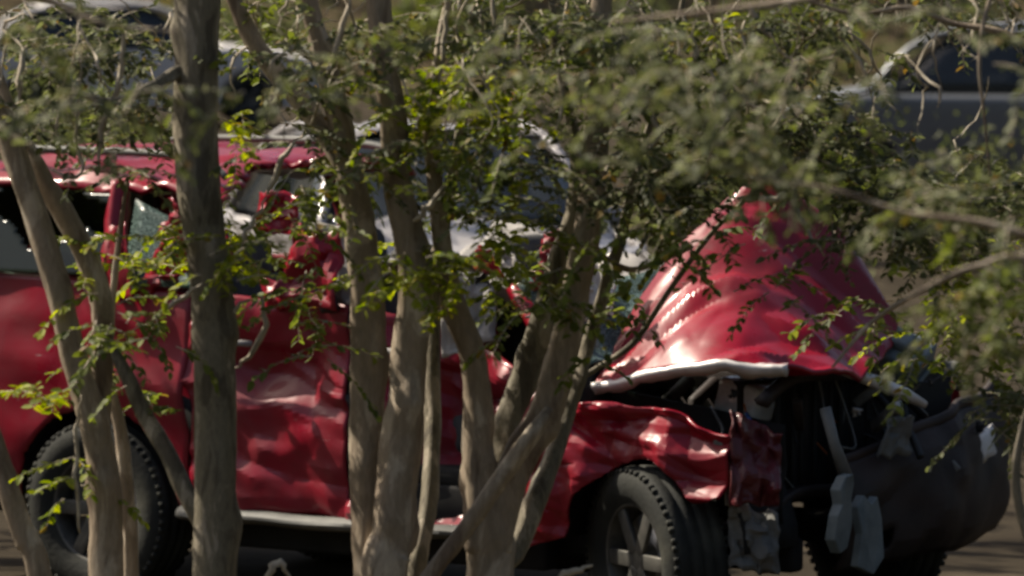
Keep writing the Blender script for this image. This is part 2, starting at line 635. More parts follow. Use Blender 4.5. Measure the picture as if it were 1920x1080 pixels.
def _hash(i, j, seed):
    v = math.sin(i * 127.1 + j * 311.7 + seed * 74.7) * 43758.5453
    return v - math.floor(v)


def facet(x, y, seed):
    """Piecewise flat random heights on a warped triangle lattice: flat areas between sharp folds."""
    w1 = noise.noise(Vector((x * .6, y * .6, seed)))
    w2 = noise.noise(Vector((x * .6 + 7, y * .6, seed + 3)))
    x, y = x + .5 * w1, y + .5 * w2
    s_ = (x + y) * .366
    a, b = x + s_, y + s_
    i, j = math.floor(a), math.floor(b)
    fx, fy = a - i, b - j
    if fx > fy:
        return _hash(i, j, seed) * (1 - fx) + _hash(i + 1, j, seed) * (fx - fy) + _hash(i + 1, j + 1, seed) * fy - .5
    return _hash(i, j, seed) * (1 - fy) + _hash(i, j + 1, seed) * (fy - fx) + _hash(i + 1, j + 1, seed) * fx - .5


def crease(p, scale, seed):
    x, y = p[0] * scale + seed, p[1] * scale + seed * 1.7
    return 1.0 * facet(x, y, seed) + .38 * facet(x * 2.6, y * 2.6, seed + 11) + .25 * noise.noise(Vector((x * .7, y * .7, seed)))


def wheel(parent, c, r=0.385, wd=0.27, rot=(0, 0, 0), side=-1, spokes=6, rimmat='alloy', low=False):
    """axle along y, outer face towards side*y"""
    e = MB()
    h = wd / 2
    prof = [(-h * .80, r * .60), (-h * .98, r * .70), (-h, r * .82), (-h * .93, r * .93), (-h * .78, r * .985), (-h * .5, r), (-h * .46, r * .975), (-h * .38, r * .975), (-h * .34, r),
            (-h * .06, r), (-h * .04, r * .975), (h * .04, r * .975), (h * .06, r), (h * .34, r), (h * .38, r * .975), (h * .46, r * .975), (h * .5, r),
            (h * .78, r * .985), (h * .93, r * .93), (h, r * .82), (h * .98, r * .70), (h * .80, r * .60)]
    e.lathe(prof, 28 if low else 56)
    if not low:
        for k in range(60):            # shoulder tread blocks
            th = 2 * math.pi * k / 60
            for sg in (-1, 1):
                Rm = Matrix.Rotation(-th + .02 * sg + .012 * math.sin(k * 2.7), 3, 'Y')
                e.box(Rm @ Vector((r * 0.958, sg * h * .80, 0)), (0.018, h * .26, 0.020), Rm)
    w_ = empty_child('wheel', parent, c, rot)
    e.build('tyre', M['rubber'], w_)
    g = MB()
    ri = r * .62
    g.lathe([(-h * .82, ri), (-h * .80, ri * .94), (-h * .3, ri * .88), (h * .5, ri * .86), (h * .8, ri * .94), (h * .82, ri)], 28 if low else 48)
    f = side * h * .72
    for k in range(spokes):
        th = 2 * math.pi * k / spokes
        Rm = Matrix.Rotation(-th, 3, 'Y')
        g.box(Rm @ Vector((ri * .55, f * .93, 0)), (ri * .82, 0.022, ri * .26), Rm)
    g.lathe([(f * .2, ri * .30), (f, ri * .28), (f * 1.02, ri * .2), (f * 1.02, 0.001)], 20)
    g.build('rim', M[rimmat], w_, bevel=0 if low else 0.004)
    d = MB()
    d.lathe([(f * .35, 0.001), (f * .35, ri * .80), (f * .15, ri * .80), (f * .15, 0.001)], 24)
    d.build('brake_disc', M['steel'] if not low else M['underbody'], w_)
    return w_


def empty_child(name, parent, loc, rot=(0, 0, 0)):
    o = empty(name, loc)
    o.rotation_euler = rot
    o.parent = parent
    return o


def side_surface(x, z, hw, zb, zt_roof):
    """half width at height z for body sides"""
    return hw * interp(z, [0.30, 0.45, 0.7, 0.95, 1.2, 1.4, 1.75], [0.93, 0.965, 0.995, 1.0, 0.975, 0.92, 0.80])


def body_side(root, name, mat, x0, x1, zlow, ztop, hw, side, arches=(), nx=30, nz=18, amp=None, seed=0.0, cs=3.0, thick=0.012, shift=None):
    m = MB()
    gx = (x1 - x0) / nx

    def fn(u, v):
        x = lerp(x0, x1, u)
        zt = ztop(x) if callable(ztop) else ztop
        zl = zlow(x) if callable(zlow) else zlow
        z = lerp(zl, zt, v)
        for (xa, za, ra) in arches:
            dx, dz = x - xa, z - za
            d = math.hypot(dx, dz)
            if d < ra:
                if d < 1e-4:
                    dx, dz, d = 0, 1, 1
                x, z = xa + dx / d * ra, za + dz / d * ra
        y = side_surface(x, z, hw, 0, 0)
        if amp:
            a = amp(x, z)
            if a:
                c = .55 * crease((x, z, 0), cs, seed) + .75 * fold((x, z), cs * .55, seed + 3, -.25, 3.2)
                y += a * c
                x += a * .35 * noise.noise(Vector((x * 4, z * 4, seed)))
                z += a * .35 * noise.noise(Vector((x * 4, z * 4, seed + 9)))
        if shift:
            dx, dy, dz = shift(x, z)
            x, y, z = x + dx, y + dy, z + dz
        return (x, side * y, z)

    def mask(u, v):
        x = lerp(x0, x1, u)
        zt = ztop(x) if callable(ztop) else ztop
        zl = zlow(x) if callable(zlow) else zlow
        z = lerp(zl, zt, v)
        return all(math.hypot(x - xa, z - za) > ra * 0.985 for (xa, za, ra) in arches)

    m.grid(fn, nx, nz, mask)
    return m.build(name, mat, root, thick=thick)


def parked_car(name, loc, rz, mat, label, dims, dent=0.0, seed=1.0, nose=0.45):
    """A whole car, front along +x, origin at ground below the middle."""
    L, W, H, belt, hoodz, wb = dims
    t = empty(name, loc, rz)
    tag(t, label, 'car', 'other cars beyond the wreck')
    hw = W / 2
    xf, xr = L / 2, -L / 2
    fa, ra = xf - 0.88, xf - 0.88 - wb
    arches = ((fa, 0.33, 0.37), (ra, 0.33, 0.37))
    wsb, wst = fa - nose, fa - nose - 0.70            # windshield base / top
    rwt, rwb = ra + 0.10, ra - 0.55            # rear window top / base
    top = lambda x: interp(x, [xr, rwb, wsb, xf - .5, xf], [belt - .06, belt, belt, hoodz - .02, hoodz - .16])
    low = lambda x: interp(x, [xr, xr + .3, xf - .3, xf], [.38, .24, .24, .36])
    A = (lambda x, z: dent) if dent else None
    for s in (-1, 1):
        body_side(t, 'side_panel', mat, xr + .06, xf - .06, low, top, hw, s, arches, 46, 12, A, seed)
        for xa in (fa, ra):
            wheel(t, (xa, s * (hw - .12), 0.33), 0.33, 0.2, side=s, spokes=5, low=True)
    def sheet(nm, xa, xb, za, zb, ya, yb, crown=0.03, m_=mat, nx=10, ny=10, d=0.0):
        g = MB()
        g.grid(lambda u, v: (lerp(xa, xb, u), lerp(-1, 1, v) * lerp(ya, yb, u), lerp(za, zb, u) + crown * (1 - (2 * v - 1) ** 2) + (d * crease((u * 1.5, v * 1.5, 0), 2, seed) if d else 0)), nx, ny)
        return g.build(nm, m_, t, thick=0.012)
    rh = H
    yb_, yr_ = hw * .95, hw * .74
    sheet('hood', wsb + .02, xf - .10, belt + .02, hoodz - .10, yb_, yb_ * .92, 0.06, d=dent * 1.5)
    sheet('trunk_lid', rwb, xr + .08, belt + .02, belt - .06, yb_, yb_ * .93, 0.03)
    sheet('roof', wst, rwt, rh - .03, rh - .05, yr_, yr_, 0.05, d=dent)
    ws = sheet('windshield', wsb, wst + .03, belt + .03, rh - .05, yb_ * .93, yr_ * .95, 0.02, M['glass_car'])
    sheet('rear_window', rwb, rwt - .03, belt + .03, rh - .07, yb_ * .93, yr_ * .95, 0.02, M['glass_car'])
    for s in (-1, 1):
        g = MB()
        pts = [(wsb, yb_, belt), (wst, yr_, rh - .03), (rwt, yr_, rh - .05), (rwb, yb_, belt)]
        g.tube([Vector((x, s * y, z)) for x, y, z in smoothpath(pts, 14)], 0.035, 6)
        g.build('roof_side_frame', mat, t)
        xm = (wst + rwt) / 2 - .05
        b = MB()
        b.tube([(xm, s * yb_, belt), (xm, s * yr_, rh - .05)], 0.035, 6)
        b.build('pillar', M['black_plastic'], t)
        for (a0, a1, b0, b1) in ((wsb - .12, xm + .05, wst - .02, xm + .05), (xm - .05, rwb + .22, xm - .05, rwt + .05)):
            g = MB()
            g.grid(lambda u, v: (lerp(lerp(a0, a1, u), lerp(b0, b1, u), v), s * lerp(yb_, yr_, v) * .985, lerp(belt + .01, rh - .07, v)), 4, 4)
            g.build('side_window', M['glass_car'], t, thick=0.006)
        g = MB()
        g.box((xf - .16, s * hw * .68, hoodz - .22), (.16, hw * .42, .13))
        g.build('headlight', M['lens_clear'], t, bevel=0.03, smooth=True)
        g = MB()
        g.box((xr + .10, s * hw * .70, belt - .2), (.12, hw * .4, .14))
        g.build('tail_light', M['lens_red'], t, bevel=0.02, smooth=True)
        g = MB()
        g.box((wsb - .25, s * (hw + .07), belt + .06), (.1, .16, .12))
        g.build('mirror', mat, t, bevel=0.03, smooth=True)
        for xh in (xm + .12, rwb + .5):
            g = MB()
            g.box((xh, s * (hw + .008), belt - .13), (.18, .025, .03))
            g.build('door_handle', mat, t, bevel=0.008)
    for nm, xx, sg in (('front_bumper', xf, 1), ('rear_bumper', xr, -1)):
        g = MB()
        zt = hoodz - .16 if sg > 0 else belt - .05
        g.grid(lambda u, v: (xx - sg * (.10 * abs(2 * u - 1) ** 3 + .05 * (2 * v - 1) ** 2), lerp(-hw * .97, hw * .97, u), lerp(.26, zt, v)), 16, 8)
        g.build(nm, mat, t, thick=0.02)
    g = MB()
    g.box((xf + .004, 0, .50), (.03, hw * 1.1, .16))
    g.build('grille', M['black_plastic'], t, bevel=0.02)
    g = MB()
    g.box((0, 0, .38), (L - .5, W - .5, .28))
    g.build('underbody', M['underbody'], t)
    g = MB()
    for xs in (wst - .2, rwt + .5):
        for s in (-1, 1):
            g.box((xs, s * .36, .72), (.5, .45, .25))
            g.box((xs - .25, s * .36, 1.0), (.14, .45, .55))
    g.build('seats', M['seat'], t, bevel=0.05)
    return t


# ------------------------------------------------------------------ the wrecked red vehicle
YAW = -R(35)
TR = (-1.255, 26.5, 0.0)
truck = empty('wrecked_vehicle', TR, YAW)
tag(truck, 'wrecked red sport utility vehicle with buckled hood and crushed front end', 'car')
HW = 0.95
RA, FA = 0.0, 2.85
dz = 1.30
red, redd = M['red'], M['red_dusty']

# near (right) side
body_side(truck, 'quarter_panel', redd, -1.05, 0.50, 0.42, lambda x: interp(x, [-1.05, .5], [1.42, 1.34]), HW, -1, ((RA, .385, .445),), 50, 30,
          lambda x, z: 0.05, 3.1, 2.2)
body_side(truck, 'rear_door', redd, 0.515, 1.33, 0.42, lambda x: 1.32, HW, -1, ((RA, .385, .47),), 60, 60,
          lambda x, z: 0.09 + 0.06 * max(0, 1 - abs(z - .95) / .4), 8.4, 2.6,
          shift=lambda x, z: (0, -0.10 * math.exp(-((z - 1.05) / .17) ** 2 - ((x - .98) / .33) ** 2), 0))
body_side(truck, 'front_door', redd, 1.345, 2.20, 0.42, lambda x: 1.28 - .25 * max(0, x - 1.6), HW, -1, (), 44, 40,
          lambda x, z: 0.17, 14.4, 3.6, shift=lambda x, z: (-.04 * (x - 1.3), -0.06 - .24 * math.exp(-((x - 1.85) / .3) ** 2) * min(1, max(0, (z - .45) / .3)), -.06 * (x - 1.3)))
body_side(truck, 'front_fender', red, 2.22, 3.26, lambda x: interp(x, [2.2, 2.9, 3.4], [.34, .6, .66]), lambda x: interp(x, [2.2, 2.5, 3.0, 3.4], [1.04, 1.00, .95, .84]), HW, -1,
          ((FA - .01, .365, .395),), 110, 80, lambda x, z: 0.14, 21.7, 3.7,
          shift=lambda x, z: (.015 * facet(x * 5, z * 9, 2.0), .03 + .085 * facet(x * 2.2, z * 11, 7.0) + .05 * facet(x * 9, z * 4, 5.0), 0))
# far side
body_side(truck, 'quarter_panel', redd, -1.05, 0.50, 0.42, 1.38, HW, 1, ((RA, .385, .445),), 30, 18, lambda x, z: .02, 5)
body_side(truck, 'rear_door', redd, 0.515, 1.33, 0.42, 1.32, HW, 1, ((RA, .385, .47),), 24, 18, lambda x, z: .03, 6)
body_side(truck, 'front_door', red, 1.345, 2.20, 0.42, 1.28, HW, 1, (), 24, 18, lambda x, z: .06, 7)
body_side(truck, 'front_fender', red, 2.22, 3.2, .5, lambda x: interp(x, [2.2, 3.2], [1.1, .95]), HW, 1, ((FA, .42, .43),), 30, 20, lambda x, z: .10, 8)

# roof, crushed towards the front
def roof_fn(u, v):
    x = lerp(-0.98, 2.08, u)
    s = 2 * v - 1
    zc = interp(x, [-1, .2, .8, 1.2, 1.7, 2.1], [1.80, 1.81, 1.76, 1.62, 1.50, 1.40])
    hwid = interp(x, [-1, .6, 1.3, 2.1], [.74, .76, .72, .70])
    z = zc + 0.07 * (1 - s * s)
    a = interp(x, [-1, .3, .9, 2.1], [.07, .10, .22, .26])
    z += a * (.6 * crease((x, s * .75, 0), 2.3, 31.0) + .6 * fold((x, s * .75), 2.0, 8, 1.2, 2.5))
    y = s * hwid + a * .3 * noise.noise(Vector((x * 3, s * 3, 2)))
    if abs(s) > .86:
        z -= (abs(s) - .86) * .35
    return (x, y, z)


m = MB()
m.grid(roof_fn, 90, 40, lambda u, v: lerp(-.98, 2.08, u) < .50 + .22 * noise.noise(Vector((v * 7, 3, 0))) + .10 * noise.noise(Vector((v * 23, 5, 0))))
roof = m.build('roof', redd, truck, thick=0.02)
m = MB()
m.grid(lambda u, v: tuple(Vector(roof_fn(lerp(.05, .44, u), lerp(.06, .94, v))) + Vector((0, 0, -.055))), 40, 20)
m.build('headliner', M['liner'], truck, thick=0.01)
for s in (-1, 1):
    m = MB()
    pts = [(-.92, s * .66, 1.85), (-.84, s * .665, 1.90), (-.4, s * .67, 1.915), (.2, s * .67, 1.91), (.40, s * .67, 1.88), (.50, s * .66, 1.82)]
    m.tube([Vector(p) for p in smoothpath(pts, 24)], 0.018, 8)
    m.build('roof_rail', M['grey_plastic'], truck)

# front half of the roof, caved in and showing its grey lining
m = MB()
m.grid(lambda u, v: (lerp(.92, 2.12, u) + .05 * noise.noise(Vector((u * 5, v * 5, 1))), lerp(-.72, .74, v), lerp(1.50, 1.40, u) - .16 * math.sin(math.pi * v) + .22 * crease((u * 1.3, v * 1.5, 0), 2.6, 51)), 44, 40)
m.build('caved_roof_lining', M['liner'], truck, thick=.02)
# pillars (near and far)
def pillar(pts, r, mat=red, name='pillar'):
    m = MB()
    m.tube([Vector(p) for p in smoothpath(pts, 10)], r, 8, rough=.25, rscale=8, flat=.6)
    return m.build(name, mat, truck)


for s in (-1, 1):
    pillar([(-1.03, s * .90, 1.40), (-1.0, s * .84, 1.6), (-.93, s * .75, 1.80)], .075, redd)
    pillar([(.10, s * .91, 1.36), (.03, s * .83, 1.6), (0.0, s * .76, 1.79)], .05, redd)
    pillar([(1.26, s * .93, 1.30), (1.14, s * .86, 1.42), (1.06, s * .80, 1.52)], .045, M['dark_trim'])
    pillar([(2.42, s * .88, 1.08), (2.25, s * .82, 1.26), (2.05, s * .72, 1.42)], .045, red)

# glass
m = MB()
m.grid(lambda u, v: (lerp(-.93, .02, u) - .02 * v, -lerp(.905, .775, v), lerp(1.39, 1.74, v)), 40, 24, lambda u, v: v < .30 + .55 * (facet(u * 5, 2.0, 4) + .2) or v > .93 + .3 * facet(u * 7, 1.0, 9) or u < .04)
m.build('broken_quarter_window', M['glass'], truck, thick=.005)
m = MB()
m.grid(lambda u, v: (lerp(.14, .62, u) - .03 * v, -lerp(.915, .78, v) - .01, lerp(1.36, 1.36 + .36 * (1 - .5 * u), v)), 8, 8)
m.build('broken_door_window', M['glass_broken'], truck, thick=.005)
m = MB()
m.grid(lambda u, v: (lerp(2.47, 2.10, u) + .10 * (1 - (2 * v - 1) ** 2) + .03 * crease((u, v * 2, 0), 3, 4), lerp(-.78, .78, v), lerp(1.10, 1.44, u) + .10 * crease((u, v * 2, 0), 2.2, 9)), 14, 30)
m.build('shattered_windshield', M['glass_broken'], truck, thick=.006)

# flap of torn door skin standing in the window opening and other torn sheet
def scrap(name, corners, mat, amp=.04, seed=1.0, n=12, thick=.006, parent=truck):
    a, b, c, d = [Vector(q) for q in corners]
    nrm = (b - a).cross(d - a).normalized()
    m = MB()
    m.grid(lambda u, v: (a.lerp(b, u)).lerp(d.lerp(c, u), v) + nrm * (amp * crease((u * .8, v * .8, 0), 2.6, seed)) + Vector((.02 * noise.noise(Vector((u * 5, v * 5, seed))), 0, .03 * noise.noise(Vector((u * 4, v * 4, seed + 3))))), n, n)
    return m.build(name, mat, parent, thick=thick)


scrap('torn_door_skin', ((.30, -1.00, 1.40), (.80, -.98, 1.46), (.72, -.94, 1.62), (.42, -.97, 1.56)), red, .07, 3.3)
scrap('torn_pillar_skin', ((.06, -.98, 1.30), (.24, -.99, 1.30), (.16, -.92, 1.62), (.04, -.92, 1.60)), red, .05, 6.1)
scrap('torn_door_skin', ((1.0, -.98, 1.36), (1.32, -.98, 1.30), (1.28, -.88, 1.62), (1.08, -.88, 1.60)), red, .08, 9.0)
scrap('deployed_airbag', ((1.75, -.86, 1.12), (2.02, -.82, 1.20), (1.98, -.78, 1.46), (1.78, -.80, 1.48)), M['liner'], .12, 5.0)
scrap('deployed_airbag', ((.95, -.80, 1.34), (1.30, -.78, 1.30), (1.30, -.72, 1.60), (1.0, -.72, 1.66)), M['liner'], .12, 15.0)
scrap('deployed_airbag', ((2.25, -.72, 1.28), (2.50, -.64, 1.30), (2.44, -.56, 1.56), (2.24, -.66, 1.52)), M['cloth_white'], .10, 12.0)

_st = random.getstate()
random.seed(91)
for i in range(22):
    x_ = random.uniform(.1, 2.3)
    z_ = random.uniform(1.22, 1.62 - .08 * max(0, x_ - 1))
    y_ = -random.uniform(.62, .95)
    w_, h_ = random.uniform(.08, .24), random.uniform(.06, .2)
    a_ = Vector((x_, y_, z_))
    nm_, mt_ = random.choice((('torn_sheet_metal', 'red'), ('torn_sheet_metal', 'maroon'), ('torn_sheet_metal', 'red_dusty'), ('torn_lining', 'liner'), ('bent_trim', 'dark_trim'), ('torn_sheet_metal', 'red'), ('bent_trim', 'black_plastic'), ('glass_shard', 'glass_broken')))
    scrap(nm_, (a_, a_ + Vector((w_, random.uniform(-.06, .06), random.uniform(-.06, .06))), a_ + Vector((w_ * random.uniform(.3, 1.1), random.uniform(-.05, .1), h_)), a_ + Vector((random.uniform(-.06, .06), .04, h_ * random.uniform(.5, 1.2)))), M[mt_], .08, 60 + i, 9, .005)
random.setstate(_st)

# hood buckled into a tent
HC = [[(2.50, -.78, 1.05), (2.80, -.82, 1.10), (3.10, -.82, 1.15), (3.40, -.74, 1.14)],
      [(2.48, -.56, 1.22), (2.72, -.58, 1.32), (3.02, -.58, 1.27), (3.46, -.50, 1.14)],
      [(2.44, -.32, 1.36), (2.66, -.30, 1.58), (2.98, -.30, 1.46), (3.44, -.22, 1.15)],
      [(2.46, .02, 1.50), (2.70, .04, 1.69), (2.96, .04, 1.55), (3.36, .06, 1.17)],
      [(2.42, .34, 1.50), (2.68, .32, 1.71), (2.94, .30, 1.55), (3.26, .30, 1.18)],
      [(2.34, .62, 1.34), (2.56, .60, 1.56), (2.80, .56, 1.40), (3.12, .50, 1.12)]]
_HR = np.array([smoothpath(r, 101) for r in HC])
_HG = np.array([smoothpath(_HR[:, i], 91) for i in range(101)])
m = MB()


def hood_fn(u, v):
    p = _HG[int(round(u * 100)), int(round(v * 90))]
    c = .65 * facet(p[0] * 2.3 + 3, p[1] * 2.0 + 1, 41.5) + 1.25 * fold((p[0], p[1]), 1.25, 11.5, .75, 2.6) + .12 * facet(p[0] * 7, p[1] * 7, 5.0)
    k = min(1, .3 + v * 7)
    return (p[0] + .05 * c * k, p[1] - .04 * c * k, p[2] + .15 * c * k)


m.grid(hood_fn, 100, 90)
hood = m.build('hood', red, truck, thick=.022)
m = MB()          # pale strip painting in the white highlight along the hood's near edge
m.tube([Vector(hood_fn(i / 60, 0.0)) + Vector((0, -.012, -.012)) for i in range(0, 61, 2)], 0.026, 8, rough=.35, rscale=10)
fl = m.build('hood_edge_highlight', M['pale_metal'], hood)

# cowl, dash, seats, interior
m = MB()
m.box((2.28, 0, 1.02), (.35, 1.5, .22))
m.build('dashboard', M['black_plastic'], truck, bevel=.05)
for y in (-.42, .42):
    for x in (.55, 1.45):
        m = MB()
        m.box((x + .22, y, .78), (.5, .52, .18))
        m.box((x - .04, y, 1.08), (.16, .5, .62), Matrix.Rotation(R(-12), 3, 'Y'))
        m.box((x - .12, y, 1.46), (.11, .27, .18), Matrix.Rotation(R(-12), 3, 'Y'))
        m.build('seat', M['seat'], truck, bevel=.05)
m = MB()
m.lathe([(-.012, .17), (0, .182), (.012, .17), (0, .158), (-.012, .17)], 24)
sw = m.build('steering_wheel', M['black_plastic'], truck)
sw.location = (1.98, .40, 1.12)
sw.rotation_euler = (0, R(20), R(90))
m = MB()
m.box((.65, 0, .48), (3.0, 1.72, .22))
m.box((.6, 0, .62), (2.9, 1.7, .08))
m.box((1.2, .5, .36), (4.2, .10, .14))
m.box((1.2, -.5, .36), (4.2, .10, .14))
m.build('underbody', M['underbody'], truck, bevel=.02)
m = MB()  # tank, exhaust, gearbox and sill rails added low to darken the gap underneath
m.box((1.0, -.12, .31), (1.1, .62, .22))
m.build('fuel_tank', M['underbody'], truck, bevel=.05)
m = MB()
m.tube([Vector(p) for p in smoothpath([(2.6, .25, .36), (1.8, .38, .26), (.9, .46, .25), (.3, .42, .30), (-.9, .45, .34)], 24)], .04, 10)
m.tube([(1.3, .45, .26), (.75, .46, .26)], .10, 14)
m.build('exhaust', M['dark_trim'], truck)
m = MB()
m.box((2.0, -.05, .32), (.7, .7, .24))
m.build('gearbox', M['underbody'], truck, bevel=.06)
for s in (-1, 1):
    m = MB()
    m.box((1.35, s * .70, .33), (1.75, .10, .17))
    m.build('sill_rail', M['underbody'], truck, bevel=.02)
for xa in (RA, FA - .02):
    for s in (-1, 1):
        m = MB()
        m.grid(lambda u, v: (xa + .47 * math.cos(math.pi * u), s * lerp(.50, .90, v), .40 + .47 * math.sin(math.pi * u)), 16, 3)
        m.build('wheel_liner', M['underbody'], truck, thick=.008)
m = MB()
m.tube([(RA, -.8, .385), (RA, .8, .385)], .045, 10)
m.build('axle', M['underbody'], truck)
m = MB()
m.tube([(FA, -.8, .40), (FA, .8, .40)], .045, 10)
m.build('axle', M['underbody'], truck)
# running board / rocker
for s in (-1, 1):
    m = MB()
    m.grid(lambda u, v: (lerp(.46, 2.25, u), s * (HW - .03 + .05 * math.sin(math.pi * v) + .02 * crease((u * 2, v, 0), 2, 3)), lerp(.375, .425, v) + .025 * noise.noise(Vector((u * 4, 0, 1)))), 40, 8)
    m.build('running_board', M['grey_plastic'], truck, thick=.012)
# rear closure
m = MB()
m.grid(lambda u, v: (-1.06 - .05 * math.sin(math.pi * v), lerp(-.9, .9, u), lerp(.45, 1.40, v)), 14, 12)
m.build('tailgate', redd, truck, thick=.02)
m = MB()
m.grid(lambda u, v: (lerp(-1.06, -.95, v), lerp(-.84, .84, u) * lerp(1, .86, v), lerp(1.42, 1.78, v)), 8, 6)
m.build('rear_window', M['glass'], truck, thick=.006)
m = MB()
m.grid(lambda u, v: (-1.13 + .12 * abs(2 * u - 1) ** 4, lerp(-.96, .96, u), lerp(.40, .66, v)), 16, 5)
m.build('rear_bumper', M['dark_trim'], truck, thick=.03)
for s in (-1, 1):
    m = MB()
    m.box((-1.05, s * .90, 1.12), (.10, .12, .42))
    m.build('tail_light', M['lens_red'], truck, bevel=.025, smooth=True)
# door handles, mouldings
for x in (.68, 1.52):
    m = MB()
    m.tube([(x, -.965, 1.14), (x + .04, -1.0, 1.145), (x + .15, -1.0, 1.145), (x + .19, -.965, 1.14)], .014, 8)
    m.build('door_handle', M['liner'], truck)

# wheels
wheel(truck, (RA, -.83, .385), side=-1)
wheel(truck, (RA, .83, .385), side=1)
wheel(truck, (FA - .01, -.84, .350), rot=(R(3), 0, -R(27)), side=-1)
wheel(truck, (FA, .83, .385), rot=(0, 0, -R(22)), side=1)

# crushed front: engine, radiator support, bumper and loose pieces
m = MB()
m.box((2.82, 0.02, .78), (.62, .62, .42))
m.box((2.80, 0.02, 1.02), (.50, .44, .10))
for i in range(4):
    m.tube([(2.6 + .13 * i, -.24, 1.02), (2.6 + .13 * i, -.40, .95), (2.6 + .13 * i, -.42, .80)], .032, 8)
m.build('engine', M['dark_trim'], truck, bevel=.02)
m = MB()
m.box((3.14, 0.1, .80), (.07, 1.3, .52), Matrix.Rotation(R(-10), 3, 'Z'))
m.build('radiator', M['underbody'], truck, bevel=.01)
m = MB()
for z_ in (.58, 1.06):
    m.tube([Vector(p) for p in smoothpath([(3.30, -.78, z_ - .05), (3.22, -.4, z_ + .02), (3.20, .1, z_), (3.05, .7, z_ + .04)], 14)], .028, 8, rough=.3)
m.build('radiator_support', M['dark_trim'], truck)
m = MB()      # inner fender apron
m.grid(lambda u, v: (lerp(2.4, 3.3, u), -.60 + .06 * crease((u * 1.5, v, 0), 2.4, 3), lerp(.5, 1.02 - .12 * u, v)), 20, 12)
m.build('inner_apron', M['underbody'], truck, thick=.01)
m = MB()      # bumper cover pushed askew, dark
def bump_fn(u, v):
    y = lerp(-.30, 1.02, u)
    x = 3.50 - .10 * (2 * u - 1) ** 2 - .05 * (2 * v - 1) ** 2 + .09 * crease((u * 1.6, v * .8, 0), 2.0, 17) - .10 * max(0, abs(v - .5) - .32)
    return (x, y, lerp(.28, .34, u) + lerp(0, lerp(.44, .62, u), v) + .04 * noise.noise(Vector((u * 4, v, 2))))


m.grid(bump_fn, 44, 18, lambda u, v: not (.10 < u < .22 and .12 < v < .26))
bumper = m.build('front_bumper', M['dark_trim'], truck, thick=.02)
m = MB()
m.tube([Vector(bump_fn(i / 30, 1.0)) + Vector((.0, 0, .01)) for i in range(31)], .022, 8, rough=.2)
m.build('bumper_lip', M['dark_trim'], bumper)
scrap('bumper_sticker', ((3.53, .58, .66), (3.53, .68, .70), (3.515, .67, .82), (3.515, .57, .78)), M['white_card'], .01, 2, 4, .004)
m = MB()
m.tube([(3.20, -.30, 1.16), (3.30, -.10, 1.08), (3.42, .12, .98), (3.46, .22, .93)], [.026, .028, .028, .016], 10)
m.tube([(3.17, -.36, 1.19), (3.20, -.30, 1.16)], .034, 10)
m.build('hood_strut', M['pale_metal'], truck)
m = MB()
BR = Matrix.Rotation(R(28), 3, 'Y') @ Matrix.Rotation(R(22), 3, 'X') @ Matrix.Rotation(R(15), 3, 'Z')
m.box((3.26, .34, 1.10), (.24, .22, .16), BR)
m.box(Vector((3.26, .34, 1.10)) + BR @ Vector((0, 0, .10)), (.09, .10, .05), BR)
m.box(Vector((3.26, .34, 1.10)) + BR @ Vector((.125, 0, -.01)), (.03, .20, .03), BR)
m.build('battery_box', M['blue_grey'], truck, bevel=.025)
# headlamp housing hanging by its bracket
m = MB()
m.tube([(3.50, -.62, .98), (3.53, -.60, .84), (3.57, -.57, .70)], [.024, .022, .030], 8)
m.build('lamp_bracket', M['grey_plastic'], truck)
def plate(name, poly, x, th, mat, lean=0.0, holes=True):
    m = MB()
    n = len(poly)
    for dx in (-th / 2, th / 2):
        for (y, z) in poly:
            m.v.append(Vector((x + dx + lean * (z - poly[0][1]) + .02 * noise.noise(Vector((y * 9, z * 9, x))), y, z)))
    m.f.append(list(range(n)))
    m.f.append(list(range(2 * n - 1, n - 1, -1)))
    for i in range(n):
        k = (i + 1) % n
        m.f.append([i, i + n, k + n, k])
    o = m.build(name, mat, truck, smooth=False, bevel=.006)
    return o


plate('headlight_bracket', [(-.71, .46), (-.66, .40), (-.60, .42), (-.585, .52), (-.60, .62), (-.585, .68), (-.61, .72), (-.66, .715), (-.69, .66), (-.675, .60), (-.705, .56)], 3.58, .05, M['blue_grey'], .10)
plate('headlight_backing', [(-.56, .34), (-.46, .30), (-.37, .36), (-.36, .52), (-.385, .61), (-.44, .585), (-.50, .625), (-.545, .58), (-.535, .47)], 3.61, .04, M['blue_grey'], -.08)
scrap('crushed_splash_guard', ((3.24, -.92, .34), (3.40, -.80, .32), (3.38, -.78, .56), (3.22, -.90, .60)), M['grey_plastic'], .12, 27, 14, .008)
scrap('crushed_splash_guard', ((3.24, -.95, .60), (3.30, -.93, .58), (3.24, -.95, .86), (3.19, -.96, .88)), M['grey_plastic'], .03, 29, 8, .008)
scrap('torn_grille_bar', ((3.46, -.16, .74), (3.52, .02, .74), (3.52, .02, .90), (3.47, -.10, .90)), M['grey_plastic'], .05, 33, 8, .01)
scrap('crumpled_fender_edge', ((3.26, -.95, .60), (3.42, -.84, .60), (3.40, -.78, .88), (3.24, -.92, .98)), M['maroon'], .16, 36, 26, .008)
m = MB()
for i in range(13):
    m.box((3.185 + .012 * math.sin(i * 1.9), .1 + lerp(-.58, .58, i / 12), .80), (.012, .022, .48), Matrix.Rotation(R(-10 + 6 * math.sin(i * 2.3)), 3, 'Z'))
o_ = m.build('radiator_fins', M['underbody'], truck)
o_['kind'] = 'stuff'
m = MB()
m.box((3.02, -.46, .98), (.20, .16, .15), Matrix.Rotation(R(14), 3, 'Y'))
m.tube([(3.02, -.46, 1.05), (3.04, -.46, 1.10)], .035, 12)
m.build('coolant_reservoir', M['lens_clear'], truck, bevel=.03)
